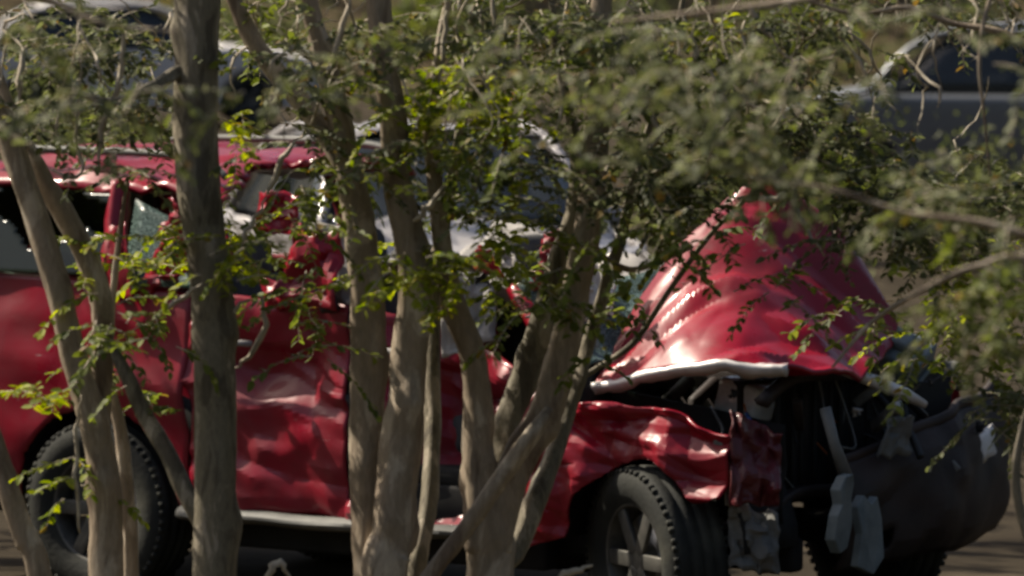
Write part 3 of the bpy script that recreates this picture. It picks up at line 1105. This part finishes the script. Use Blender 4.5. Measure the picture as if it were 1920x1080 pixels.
M['wire_orange'] = mottled('orange_wire', [(.3, (.30, .07, .01)), (.7, (.42, .12, .02))], 9, rough=.5)
M['wire_blue'] = mottled('blue_wire', [(.3, (.02, .05, .16)), (.7, (.04, .09, .25))], 9, rough=.5)
for i in range(14):
    a = Vector((random.uniform(2.9, 3.3), random.uniform(-.7, .6), random.uniform(.9, 1.08)))
    b = a + Vector((random.uniform(.05, .3), random.uniform(-.3, .3), random.uniform(-.35, .02)))
    mid = (a + b) / 2 + Vector((.05, random.uniform(-.1, .1), random.uniform(-.15, .08)))
    m = MB()
    m.tube([Vector(p) for p in smoothpath([a, mid, b], 12)], random.choice((.004, .006, .009)), 5)
    m.build('wire', M[random.choice(('wire_orange', 'wire_blue', 'black_plastic', 'black_plastic', 'grey_plastic'))], truck)
for i in range(9):
    a = Vector((random.uniform(3.1, 3.5), random.uniform(-.8, .7), random.uniform(.45, 1.02)))
    m = MB()
    Rm = Matrix.Rotation(random.uniform(0, 3), 3, 'Z') @ Matrix.Rotation(random.uniform(-.8, .8), 3, 'X')
    m.box(a, (random.uniform(.02, .04), random.uniform(.10, .26), random.uniform(.02, .05)), Rm)
    m.build('bent_bracket', M[random.choice(('steel', 'grey_plastic', 'dark_trim'))], truck, bevel=.005)
for i in range(9):      # wiring and hoses spilling out of the bay
    a = Vector((random.uniform(3.0, 3.4), random.uniform(-.6, .7), random.uniform(.85, 1.1)))
    b = Vector((random.uniform(3.3, 3.55), random.uniform(-.5, .8), random.uniform(.45, .9)))
    mid = (a + b) / 2 + Vector((.08, 0, random.uniform(-.2, .1)))
    m = MB()
    m.tube([Vector(p) for p in smoothpath([a, mid, b], 14)], random.choice((.008, .012, .018)), 6)
    m.build('hose', M['black_plastic'], truck)
for i in range(16):     # small broken bits in the bay
    a = Vector((random.uniform(2.9, 3.5), random.uniform(-.7, .8), random.uniform(.7, 1.08)))
    s_ = random.uniform(.02, .07)
    scrap('broken_trim', (a, a + Vector((s_, 0, .01)), a + Vector((s_, .4 * s_, s_)), a + Vector((0, .2 * s_, s_ * 1.2))), M[random.choice(('steel', 'black_plastic', 'grey_plastic', 'underbody', 'dark_trim'))], .02, i, 4, .004)

# ------------------------------------------------------------------ other cars
SED = (4.6, 1.82, 1.46, .93, .90, 2.7)
def gp(px, Y):
    return Vector(((px - 960) * Y / FPX, Y, .004))


parked_car('silver_car', gp(800, 37.0), R(-76), M['silver'], 'silver grey car standing directly behind the red wreck', (4.6, 1.86, 1.52, .96, .94, 2.7), .10, 4)
parked_car('dark_car', Vector((4.78, 56.5, .004)), R(168), M['grey_paint'], 'dark grey car behind the foliage at upper right', (4.5, 1.84, 1.66, 1.06, 1.02, 2.65), .0, 2, nose=.05)
parked_car('pale_car', Vector((-4.7, 74, .004)), R(8), M['pale_paint'], 'pale car far behind at upper left beside the thick trunk', (4.6, 1.82, 1.5, .95, .92, 2.7), 0, 3)

# ------------------------------------------------------------------ trees in front
GRP = 'trees standing in front of the wreck'
# left clump
tA = Tree('crape_myrtle', P(205, 1080, 16.0) * Vector((1, 1, 0)) if False else (P(205, 1080, 16).x, 16.0, 0), 'slim pale trunk with two leaning stems at far left, before the rear wheel', GRP)
bx = tA.base.x
tA.stem([(-120, -60, 14, 15.8), (-40, 130, 20), (25, 280, 24), (75, 430, 26), (112, 560, 26), (140, 680, 28), (178, 800, 32), (198, 920, 34), (203, 1080, 36)], ground=(bx, 16, .08))
tA.stem([(-30, 60, 12, 16.2), (20, 220, 18, 16.15), (70, 320, 22, 16.1), (135, 430, 24, 16.1), (182, 540, 24, 16.1), (192, 640, 22, 16.08), (188, 760, 22, 16.05), (192, 880, 20, 16.03)])
tA.stem([(-90, 600, 14, 15.9), (-40, 740, 18, 15.9), (2, 870, 22, 15.9), (40, 990, 24, 15.9), (80, 1100, 26, 15.9)], ground=(bx - .03, 15.95, .05))
tA.stem([(240, 330, 4, 16.2), (215, 520, 7, 16.2), (205, 700, 10, 16.2), (226, 810, 14, 16.2), (238, 930, 16, 16.2), (246, 1090, 17, 16.2)], ground=(bx + .03, 16.1, .05))
# thick trunk
tB = Tree('thick_trunk_tree', (P(402, 1080, 15.8).x, 15.8, 0), 'thickest straight trunk with dark bark, left of the centre', GRP)
bx = tB.base.x
tB.stem([(372, -320, 40), (376, -60, 44), (372, 100, 45), (368, 250, 47), (378, 400, 46), (398, 560, 45), (403, 700, 44), (404, 900, 46), (401, 1100, 48)], mat='bark_dark', Y=15.8, ground=(bx, 15.8, .10), rough=.07, seg=20)
tB.stem([(205, 640, 10, 15.95), (240, 710, 15, 15.92), (275, 785, 18, 15.9), (315, 850, 19, 15.85), (352, 930, 20, 15.82), (392, 1010, 18, 15.8)], name='branch', mat='bark_dark', Y=15.8)
tB.stem([(100, 150, 6, 15.6), (200, 190, 8, 15.65), (280, 165, 12, 15.7), (350, 130, 16, 15.8), (376, 160, 14, 15.8)], name='branch', mat='bark_dark')
# middle clump
tC = Tree('crape_myrtle', (P(715, 1080, 16.0).x, 16.0, 0), 'pale clump with two tall twin stems just left of centre', GRP)
bx = tC.base.x
tC.stem([(520, -240, 12), (565, -60, 18), (592, 60, 21), (625, 180, 24), (650, 300, 28), (672, 430, 34), (690, 560, 37), (693, 700, 37), (690, 850, 36), (690, 1000, 36), (695, 1100, 38)], ground=(bx - .02, 16, .06))
tC.stem([(390, -120, 12, 16.1), (440, 0, 17, 16.1), (480, 85, 20, 16.1), (530, 150, 21, 16.08), (590, 225, 21, 16.05), (645, 320, 18, 16.0)], name='branch')
tC.stem([(690, -260, 18, 15.9), (704, -60, 22, 15.9), (716, 100, 25, 15.9), (734, 200, 27, 15.9), (740, 330, 28, 15.9), (762, 430, 32, 15.9), (780, 540, 36, 15.9), (772, 650, 38, 15.9), (762, 760, 40, 15.9), (748, 880, 43, 15.9), (735, 1000, 46, 15.9), (715, 1100, 48, 15.9)], ground=(bx + .01, 15.95, .08))
tC.stem([(910, -80, 6, 16.4), (880, 60, 9, 16.4), (862, 250, 12, 16.4), (836, 400, 14, 16.4), (816, 520, 16, 16.4), (812, 650, 17, 16.35), (812, 800, 18, 16.3), (803, 950, 19, 16.2), (780, 1100, 20, 16.1)], mat='bark_dark', ground=(bx + .05, 16.1, .05))
# right clump
tD = Tree('crape_myrtle', (P(920, 1080, 16.0).x, 16.0, 0), 'forked clump right of centre whose stems spread in a V', GRP)
bx = tD.base.x
tD.stem([(850, -80, 7), (825, 80, 10), (808, 220, 13), (815, 330, 16), (832, 470, 20), (850, 560, 25), (884, 660, 28), (896, 760, 29), (896, 850, 34), (906, 930, 46), (915, 1010, 52), (920, 1100, 52)], ground=(bx, 16, .10), rough=.13)
tD.stem([(1150, -260, 16), (1132, -50, 20), (1126, 100, 24), (1120, 250, 27), (1106, 400, 29), (1078, 550, 30), (1052, 670, 33), (1022, 770, 36), (980, 850, 38), (948, 930, 38), (930, 1030, 36)])
tD.stem([(1030, 770, 12, 15.9), (1000, 810, 18, 15.85), (950, 880, 19, 15.85), (880, 980, 18, 15.85), (805, 1080, 18, 15.85), (760, 1140, 18, 15.85)], name='branch')
tD.stem([(1030, -60, 6, 16.3), (1050, 120, 9, 16.3), (1080, 270, 13, 16.3), (1075, 390, 18, 16.3), (1050, 480, 24, 16.3), (1024, 580, 28, 16.28), (990, 690, 30, 16.25), (955, 780, 30, 16.2), (925, 880, 30, 16.1)], mat='bark_dark')
tD.stem([(1290, -60, 4, 16.35), (1240, 160, 7, 16.35), (1190, 330, 9, 16.35), (1165, 440, 11, 16.35), (1120, 590, 14, 16.35), (1080, 720, 17, 16.32), (1046, 830, 19, 16.25), (1008, 930, 22, 16.15), (970, 1030, 22, 16.1), (935, 1120, 22, 16.05)], mat='bark_dark', ground=(bx + .02, 16.03, .05))
tD.stem([(1560, 250, 4, 16.2), (1450, 330, 6, 16.2), (1370, 400, 5, 16.2), (1320, 455, 6, 16.25), (1255, 545, 6, 16.3), (1190, 640, 6, 16.35), (1120, 690, 6, 16.38), (1085, 712, 6, 16.36)], name='branch', mat='bark_dark')
tD.stem([(1300, 462, 5, 16.1), (1240, 488, 6, 16.1), (1180, 505, 7, 16.1), (1120, 470, 8, 16.05), (1105, 400, 9, 16.0)], name='branch')
# right tree, trunk out of the picture
tE = Tree('crape_myrtle', (P(2120, 800, 15.4).x, 15.4, 0), 'leafy branches reaching in from the right edge over the crushed front', GRP)
bx = tE.base.x
tE.stem([(2000, -700, 20, 15.4), (2060, -200, 34, 15.4), (2090, 200, 44, 15.4), (2110, 600, 50, 15.4), (2120, 1000, 54, 15.4)], ground=(bx, 15.4, .09))
tE.stem([(1970, 560, 4, 15.2), (1950, 700, 6, 15.2), (1918, 800, 8, 15.2), (1905, 900, 9, 15.2), (1925, 1000, 10, 15.2), (1970, 1110, 12, 15.2)], ground=(bx - .12, 15.35, .04), mat='bark_dark')
tE.stem([(1480, -10, 3, 15.5), (1600, 25, 4, 15.5), (1700, 15, 5, 15.5), (1790, 45, 6, 15.5), (1900, 70, 8, 15.45), (2090, 200, 13, 15.4)], name='branch')
tE.stem([(1560, 690, 3, 15.7), (1640, 600, 5, 15.7), (1760, 530, 6, 15.6), (1830, 500, 7, 15.6), (1900, 490, 9, 15.5), (2100, 560, 14, 15.4)], name='branch')
tE.stem([(1856, 330, 2, 15.2), (1846, 220, 3, 15.2), (1836, 120, 4, 15.2), (1850, 20, 5, 15.25), (1905, -90, 8, 15.3), (2050, -150, 12, 15.4)], name='branch')

for t_, pts, h in [
    (tC, [(655, 5), (632, 90), (614, 145)], 6), (tA, [(44, 90), (40, 150), (36, 190)], 6), (tA, [(128, 90), (115, 170), (104, 250)], 6),
    (tC, [(838, 20), (832, 90), (824, 160)], 5), (tD, [(925, -20), (924, 50)], 4), (tD, [(1050, 110), (1056, 190), (1042, 245)], 5),
    (tD, [(1068, 270), (1100, 305), (1112, 345), (1098, 390)], 6), (tE, [(1330, 130), (1380, 215), (1440, 255), (1475, 335), (1505, 420), (1545, 480)], 7),
    (tD, [(1380, 372), (1430, 372), (1470, 368), (1505, 350)], 7), (tB, [(490, 555), (497, 605), (474, 660), (440, 690)], 6), (tB, [(440, 640), (432, 590), (470, 560)], 5),
    (tC, [(880, 375), (898, 320), (906, 265)], 7), (tC, [(660, 178), (690, 188), (716, 198)], 6), (tC, [(500, 365), (530, 300), (552, 262)], 6), (tC, [(775, 415), (805, 385), (835, 345)], 7),
    (tB, [(450, 470), (470, 420), (500, 370)], 5), (tC, [(612, 130), (640, 120), (668, 108)], 5), (tE, [(1405, 5), (1422, 45), (1444, 70)], 6), (tA, [(230, 50), (225, 160), (190, 250), (185, 330)], 6),
    (tD, [(1040, 1095), (1060, 1078), (1085, 1068), (1112, 1060)], 7), (tC, [(500, 1095), (512, 1062), (528, 1056), (545, 1082)], 7), (tC, [(655, 385), (665, 415), (672, 445)], 4), (tD, [(1225, 215), (1235, 250), (1210, 300)], 5), (tA, [(95, 318), (150, 330), (148, 250), (150, 100)], 4), (tB, [(300, 590), (340, 560), (380, 530)], 5),
    (tA, [(150, 1000), (146, 900), (142, 800), (152, 740)], 4), (tE, [(1280, 30), (1310, 120), (1240, 170), (1180, 190)], 6),
]:
    t_.twig(pts, h, 15.8 + random.uniform(-.1, .1))
for i in range(130):        # fine shoots through the upper picture
    t_ = random.choice((tA, tC, tC, tD, tD, tE, tE))
    c0 = {tA: 120, tC: 650, tD: 1080, tE: 1600}[t_]
    x0 = c0 + random.uniform(-260, 300)
    y0 = random.uniform(-110, 150)
    pts = [(x0, y0)]
    for k in range(3):
        pts.append((pts[-1][0] + random.uniform(-50, 50), pts[-1][1] + random.uniform(20, 80), random.uniform(-.1, .1)))
    t_.twig(pts, random.uniform(1.6, 3.2), 15.9 + random.uniform(-.4, .5))

# foliage clumps in view: (tree, px, py, rx, ry, sprays, material, singles)
CL = [
    (tB, 250, 500, 90, 45, 12, 'leaf_bright', 4), (tB, 450, 480, 70, 70, 12, 'leaf_bright', 4), (tA, 230, 610, 110, 60, 14, 'leaf', 4), (tA, 112, 742, 26, 22, 4, 'leaf_bright', 2),
    (tA, 148, 880, 12, 110, 5, 'leaf_bright', 2), (tA, 255, 730, 40, 50, 4, 'leaf', 0), (tC, 745, 495, 60, 40, 10, 'leaf_bright', 4), (tC, 880, 490, 90, 55, 14, 'leaf_bright', 4),
    (tD, 980, 425, 80, 55, 12, 'leaf_bright', 3), (tC, 880, 170, 150, 100, 34, 'leaf_bright', 6), (tD, 1010, 130, 120, 90, 24, 'leaf', 3), (tC, 780, 210, 60, 80, 10, 'leaf_bright', 2),
    (tE, 1312, 70, 22, 55, 5, 'leaf_bright', 3), (tE, 1250, 140, 70, 60, 9, 'leaf', 2), (tC, 445, 220, 25, 45, 4, 'leaf_bright', 2), (tC, 565, 540, 40, 70, 6, 'leaf', 1),
    (tD, 1010, 560, 60, 50, 8, 'leaf', 2), (tD, 1090, 590, 50, 60, 6, 'leaf', 1), (tC, 590, 600, 40, 60, 6, 'leaf', 1), (tD, 950, 590, 40, 40, 4, 'leaf', 1), (tC, 640, 330, 60, 60, 8, 'leaf', 1),
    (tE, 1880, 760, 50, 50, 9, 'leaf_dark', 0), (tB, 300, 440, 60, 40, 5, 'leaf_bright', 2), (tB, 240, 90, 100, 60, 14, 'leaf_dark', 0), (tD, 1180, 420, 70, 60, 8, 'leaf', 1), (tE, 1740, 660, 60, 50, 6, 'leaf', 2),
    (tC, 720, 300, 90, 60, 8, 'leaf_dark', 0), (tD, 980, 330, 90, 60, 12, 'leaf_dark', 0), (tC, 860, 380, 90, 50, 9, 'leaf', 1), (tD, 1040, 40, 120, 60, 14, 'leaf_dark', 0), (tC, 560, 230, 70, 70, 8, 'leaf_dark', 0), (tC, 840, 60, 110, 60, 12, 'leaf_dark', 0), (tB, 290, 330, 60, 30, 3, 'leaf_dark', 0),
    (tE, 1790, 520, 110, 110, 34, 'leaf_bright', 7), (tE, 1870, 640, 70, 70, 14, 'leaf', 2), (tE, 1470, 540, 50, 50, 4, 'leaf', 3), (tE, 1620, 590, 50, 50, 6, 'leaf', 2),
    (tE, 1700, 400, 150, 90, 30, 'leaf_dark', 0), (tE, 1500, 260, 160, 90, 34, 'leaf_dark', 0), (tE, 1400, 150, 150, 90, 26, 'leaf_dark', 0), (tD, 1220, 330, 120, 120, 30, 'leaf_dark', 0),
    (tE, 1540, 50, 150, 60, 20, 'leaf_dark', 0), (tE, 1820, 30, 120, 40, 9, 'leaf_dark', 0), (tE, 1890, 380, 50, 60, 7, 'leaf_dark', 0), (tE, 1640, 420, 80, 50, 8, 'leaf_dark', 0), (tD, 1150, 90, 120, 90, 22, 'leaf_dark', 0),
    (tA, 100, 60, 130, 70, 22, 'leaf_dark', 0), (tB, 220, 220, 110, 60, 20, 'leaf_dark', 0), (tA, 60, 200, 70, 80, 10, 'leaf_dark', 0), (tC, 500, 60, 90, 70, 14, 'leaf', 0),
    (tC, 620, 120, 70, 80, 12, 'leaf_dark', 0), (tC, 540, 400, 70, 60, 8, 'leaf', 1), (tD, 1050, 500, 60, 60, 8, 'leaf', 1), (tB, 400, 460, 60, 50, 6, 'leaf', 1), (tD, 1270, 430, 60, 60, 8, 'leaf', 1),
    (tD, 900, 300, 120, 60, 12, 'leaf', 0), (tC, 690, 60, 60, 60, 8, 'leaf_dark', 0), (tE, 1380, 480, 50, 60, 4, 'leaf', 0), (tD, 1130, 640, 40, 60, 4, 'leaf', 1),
]
for (t_, px, py, rx, ry, n, mt, sg) in CL:
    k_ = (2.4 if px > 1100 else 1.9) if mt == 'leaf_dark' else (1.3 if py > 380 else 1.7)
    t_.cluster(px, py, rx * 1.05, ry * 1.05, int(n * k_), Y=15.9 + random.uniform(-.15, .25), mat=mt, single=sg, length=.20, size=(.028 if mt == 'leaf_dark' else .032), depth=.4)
# nearer trees whose leafy boughs hang in from both upper corners
tF = Tree('overhanging_tree', (1.75, 11.8, 0), 'nearest tree, its out-of-focus boughs hanging in from the upper right', GRP)
m = MB()
m.tube([Vector(p) for p in smoothpath([(1.75, 11.8, -.1), (1.72, 11.8, 1.2), (1.78, 11.8, 2.6), (1.6, 11.8, 4.4)], 20)], [lerp(.10, .04, i / 19) for i in range(20)], 14, rough=.1, rscale=6)
m.build('stem', M['bark'], tF.root, off=tF.base)
tG = Tree('overhanging_tree', (-1.85, 12.2, 0), 'nearest tree, its out-of-focus boughs hanging in from the upper left', GRP)
m = MB()
m.tube([Vector(p) for p in smoothpath([(-1.85, 12.2, -.1), (-1.8, 12.2, 1.2), (-1.9, 12.2, 2.6), (-1.6, 12.2, 4.2)], 20)], [lerp(.09, .04, i / 19) for i in range(20)], 14, rough=.1, rscale=6)
m.build('stem', M['bark'], tG.root, off=tG.base)
tF.stem([(1150, 40, 3), (1350, 20, 6), (1600, -10, 10), (1900, -20, 16), (2500, 250, 26)], name='branch', Y=11.8)
tF.stem([(1400, 330, 2), (1560, 355, 4), (1700, 400, 6), (1850, 420, 8), (2050, 480, 14), (2560, 620, 26)], name='branch', Y=11.8)
tF.stem([(1700, 560, 3), (1830, 500, 6), (2000, 520, 10), (2580, 900, 22)], name='branch', Y=11.8)
tG.stem([(330, 60, 3), (180, 40, 6), (0, -20, 10), (-300, 60, 16), (-750, 350, 26)], name='branch', Y=12.2)
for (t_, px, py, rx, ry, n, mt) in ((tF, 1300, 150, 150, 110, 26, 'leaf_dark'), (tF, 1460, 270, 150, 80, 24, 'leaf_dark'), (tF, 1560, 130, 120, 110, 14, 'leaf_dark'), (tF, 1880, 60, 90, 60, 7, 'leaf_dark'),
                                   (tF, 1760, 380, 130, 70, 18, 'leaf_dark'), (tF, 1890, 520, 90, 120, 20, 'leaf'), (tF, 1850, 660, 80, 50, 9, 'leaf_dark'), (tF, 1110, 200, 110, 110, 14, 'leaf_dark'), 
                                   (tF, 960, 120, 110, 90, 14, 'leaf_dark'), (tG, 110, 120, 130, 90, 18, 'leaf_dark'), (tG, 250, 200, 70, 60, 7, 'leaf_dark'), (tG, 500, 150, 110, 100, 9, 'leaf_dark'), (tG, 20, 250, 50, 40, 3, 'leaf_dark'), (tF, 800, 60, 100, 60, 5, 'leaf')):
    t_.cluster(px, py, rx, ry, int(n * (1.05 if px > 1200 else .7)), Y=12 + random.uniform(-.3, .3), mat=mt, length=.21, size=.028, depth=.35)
tF.crown((1.4, 12, 3.9), (1.4, 1.0, .9), 50, zmin=3.1)
tG.crown((-1.6, 12.2, 3.9), (1.0, 1.0, .9), 30, zmin=3.1)
tF.finish()
tG.finish()
# crowns above the picture
for t_, n, c in ((tA, 60, (-1.9, 16.2, 3.9)), (tB, 60, (-.9, 15.9, 4.2)), (tC, 60, (-.3, 16.1, 3.9)), (tD, 70, (.35, 16.1, 4.0)), (tE, 110, (1.4, 15.5, 3.9))):
    t_.crown(c, (1.5, 1.4, 1.15), n, zmin=3.2)
for t_ in (tA, tB, tC, tD, tE):
    t_.finish()

# ------------------------------------------------------------------ woods on the far bank
def far_tree(x, y, z, h, r, label, n=260):
    t = Tree('woodland_tree', (x, y, z), label, 'trees on the far bank')
    m = MB()
    top = Vector((x + random.uniform(-.5, .5), y, z + h * .8))
    m.tube([Vector(p) for p in smoothpath([(x, y, z - .3), (x + .1, y, z + h * .3), tuple(top)], 12)], [lerp(.24, .06, i / 11) for i in range(12)], 9, rough=.1, rscale=2)
    m.build('trunk', M['bark_dark'], t.root, off=t.base)
    for k in range(5):
        a = random.uniform(0, 6.28)
        b = Vector((x, y, z + h * random.uniform(.3, .6)))
        m = MB()
        e = b + Vector((math.cos(a) * r * .8, math.sin(a) * r * .8, h * .2))
        m.tube([b, (b + e) / 2 + Vector((0, 0, .3)), e], [.09, .06, .03], 6)
        m.build('branch', M['bark_dark'], t.root, off=t.base)
    L = []
    for i in range(n):
        a = rng.normal(0, .5, 3)
        p = np.array((x, y, z + h * .68)) + a * np.array((r, r, h * .34))
        for q in range(9):
            d = rng.normal(0, 1, (3, 3))
            d[0] /= np.linalg.norm(d[0])
            d[1] = np.cross(d[2], d[0]); d[1] /= np.linalg.norm(d[1])
            d[2] = np.cross(d[0], d[1])
            L.append((p + rng.normal(0, .28, 3), d, random.uniform(.22, .4)))
    leaves_object('crown', L, M['leaf_dark'], t.root, t.base)


def gz(x, y):
    return gfn((x + 220) / 440, (y + 60) / 360)[2]


FT = ['leftmost tree on the far bank', 'second tree from the left on the far bank', 'third tree from the left on the far bank', 'middle tree on the far bank behind the clump',
      'fourth tree from the right on the far bank', 'third tree from the right on the far bank', 'second tree from the right on the far bank', 'rightmost tree on the far bank']
for i, lb in enumerate(FT):
    x = lerp(-17, 17, i / 7) + random.uniform(-1, 1)
    y = random.uniform(97, 108)
    far_tree(x, y, gz(x, y), random.uniform(7, 10), random.uniform(2.4, 3.4), 'dark woodland tree, ' + lb)
SH = ['leftmost', 'second from the left', 'third from the left', 'fourth from the left', 'fourth from the right', 'third from the right', 'second from the right', 'rightmost']
for i, lb in enumerate(SH):
    x = lerp(-8.5, 9.5, i / 7) + random.uniform(-.5, .5)
    y = random.uniform(88, 94)
    t = Tree('shrub', (x, y, gz(x, y)), 'low dark shrub at the foot of the far bank, ' + lb, 'shrubs at the foot of the far bank')
    t.root['category'] = 'shrub'
    L = []
    r = random.uniform(.8, 1.5)
    for k in range(700):
        a = rng.normal(0, .45, 3)
        p = np.array((x, y, gz(x, y) + .6)) + a * np.array((r, r, .8))
        p[2] = max(p[2], gz(x, y) + .05)
        d = rng.normal(0, 1, (3, 3))
        d[0] /= np.linalg.norm(d[0])
        d[1] = np.cross(d[2], d[0]); d[1] /= np.linalg.norm(d[1])
        d[2] = np.cross(d[0], d[1])
        L.append((p, d, random.uniform(.10, .2)))
    leaves_object('leaves', L, M['leaf'] if i % 2 else M['leaf_dark'], t.root, t.base)
    for k in range(4):
        m = MB()
        m.tube([(x, y, gz(x, y) - .1), (x + random.uniform(-.3, .3), y, gz(x, y) + .5), (x + random.uniform(-.6, .6), y, gz(x, y) + 1.0)], [.03, .02, .01], 5)
        m.build('stem', M['bark_dark'], t.root, off=t.base)


def shrub(x, y, r, h, label, mat, n=900, lo=.05, hi=.10, group='bushes between the wreck and the other cars'):
    t = Tree('shrub', (x, y, gz(x, y)), label, group)
    t.root['category'] = 'shrub'
    L = []
    for k in range(n):
        a = rng.normal(0, .42, 3)
        p = np.array((x, y, gz(x, y) + h * .5)) + a * np.array((r, r * .8, h * .6))
        p[2] = max(p[2], gz(x, y) + .05)
        d = rng.normal(0, 1, (3, 3))
        d[0] /= np.linalg.norm(d[0])
        d[1] = np.cross(d[2], d[0]); d[1] /= np.linalg.norm(d[1])
        d[2] = np.cross(d[0], d[1])
        L.append((p, d, random.uniform(lo, hi)))
    leaves_object('leaves', L, M[mat], t.root, t.base)
    for k in range(5):
        m = MB()
        ex = random.uniform(-r, r) * .6
        m.tube([(x, y, -.1), (x + ex * .4, y, h * .5), (x + ex, y, h * .95)], [.025, .018, .008], 5)
        m.build('stem', M['bark_dark'], t.root, off=t.base)


for (px_, Y_, r_, h_, lb_, mt_) in ((40, 47, 1.0, 1.5, 'dark bush over the rear of the red roof at far left', 'leaf_dark'), (235, 46, .8, 1.35, 'dark green bush over the roof rail beside the thick trunk', 'leaf'),
                              (1290, 46, .9, 1.5, 'dark bush just above the crest of the buckled hood', 'leaf_dark'), (1480, 48, .9, 1.25, 'olive bush below the nose of the dark grey car', 'leaf'),
                              (1860, 47, .9, 1.0, 'low olive bush below the dark grey car at the right edge', 'leaf_dark')):
    shrub((px_ - 960) * Y_ / FPX, Y_, r_, h_, lb_, mt_, 1500)

# unseen trees added at left to throw broken shade on wreck and road
def shade_tree(x, y, h, r, label, n):
    t = Tree('added_shade_tree', (x, y, 0), label, 'unseen trees added to shade the road from the left')
    m = MB()
    m.tube([Vector(p) for p in smoothpath([(x, y, -.2), (x + .1, y, h * .35), (x, y, h * .85)], 12)], [lerp(.17, .04, i / 11) for i in range(12)], 9, rough=.1, rscale=2)
    m.build('trunk', M['bark_dark'], t.root, off=t.base)
    for k in range(6):
        a = k * 1.05 + random.uniform(-.3, .3)
        b = Vector((x, y, h * random.uniform(.35, .6)))
        e = b + Vector((math.cos(a) * r * .85, math.sin(a) * r * .85, h * .15))
        m = MB()
        m.tube([b, (b + e) / 2 + Vector((0, 0, .2)), e], [.06, .04, .02], 6)
        m.build('branch', M['bark_dark'], t.root, off=t.base)
    t.crown((x, y, h * .68), (r, r, h * .30), n, size=.10, zmin=h * .35)
    t.finish()


shade_tree(-5.4, 28.6, 6.6, 2.1, 'unseen open tree added left of the wreck for shade', 70)
shade_tree(-3.0, 29.9, 8.2, 2.5, 'unseen tall tree added behind the rear of the wreck for shade', 230)
shade_tree(-3.9, 36.4, 8.6, 2.7, 'unseen taller tree added farther along the road for shade', 480)

# unseen woods added behind the camera and at both sides to darken reflections
L = []
for i in range(1500):
    a = random.uniform(0, 2 * math.pi)
    rr = random.uniform(34, 46)
    c = np.array((rr * math.cos(a) * 1.1, 12 + rr * math.sin(a) * 1.0, random.uniform(.5, 17)))
    if c[1] > 20 and abs(c[0]) < 22 + (c[1] - 20) * .25:
        continue
    for k in range(16):
        d = rng.normal(0, 1, (3, 3))
        d[0] /= np.linalg.norm(d[0])
        d[1] = np.cross(d[2], d[0]); d[1] /= np.linalg.norm(d[1])
        d[2] = np.cross(d[0], d[1])
        L.append((c + rng.normal(0, .9, 3), d, random.uniform(.7, 1.5)))
wo = empty('tmp', (0, 0, 0))
o_ = leaves_object('woods', L, M['leaf_dark'], None, (0, 0, 0))
bpy.data.objects.remove(wo)
tag(o_, 'unseen dark green woods added around the place to darken reflections', 'woods')
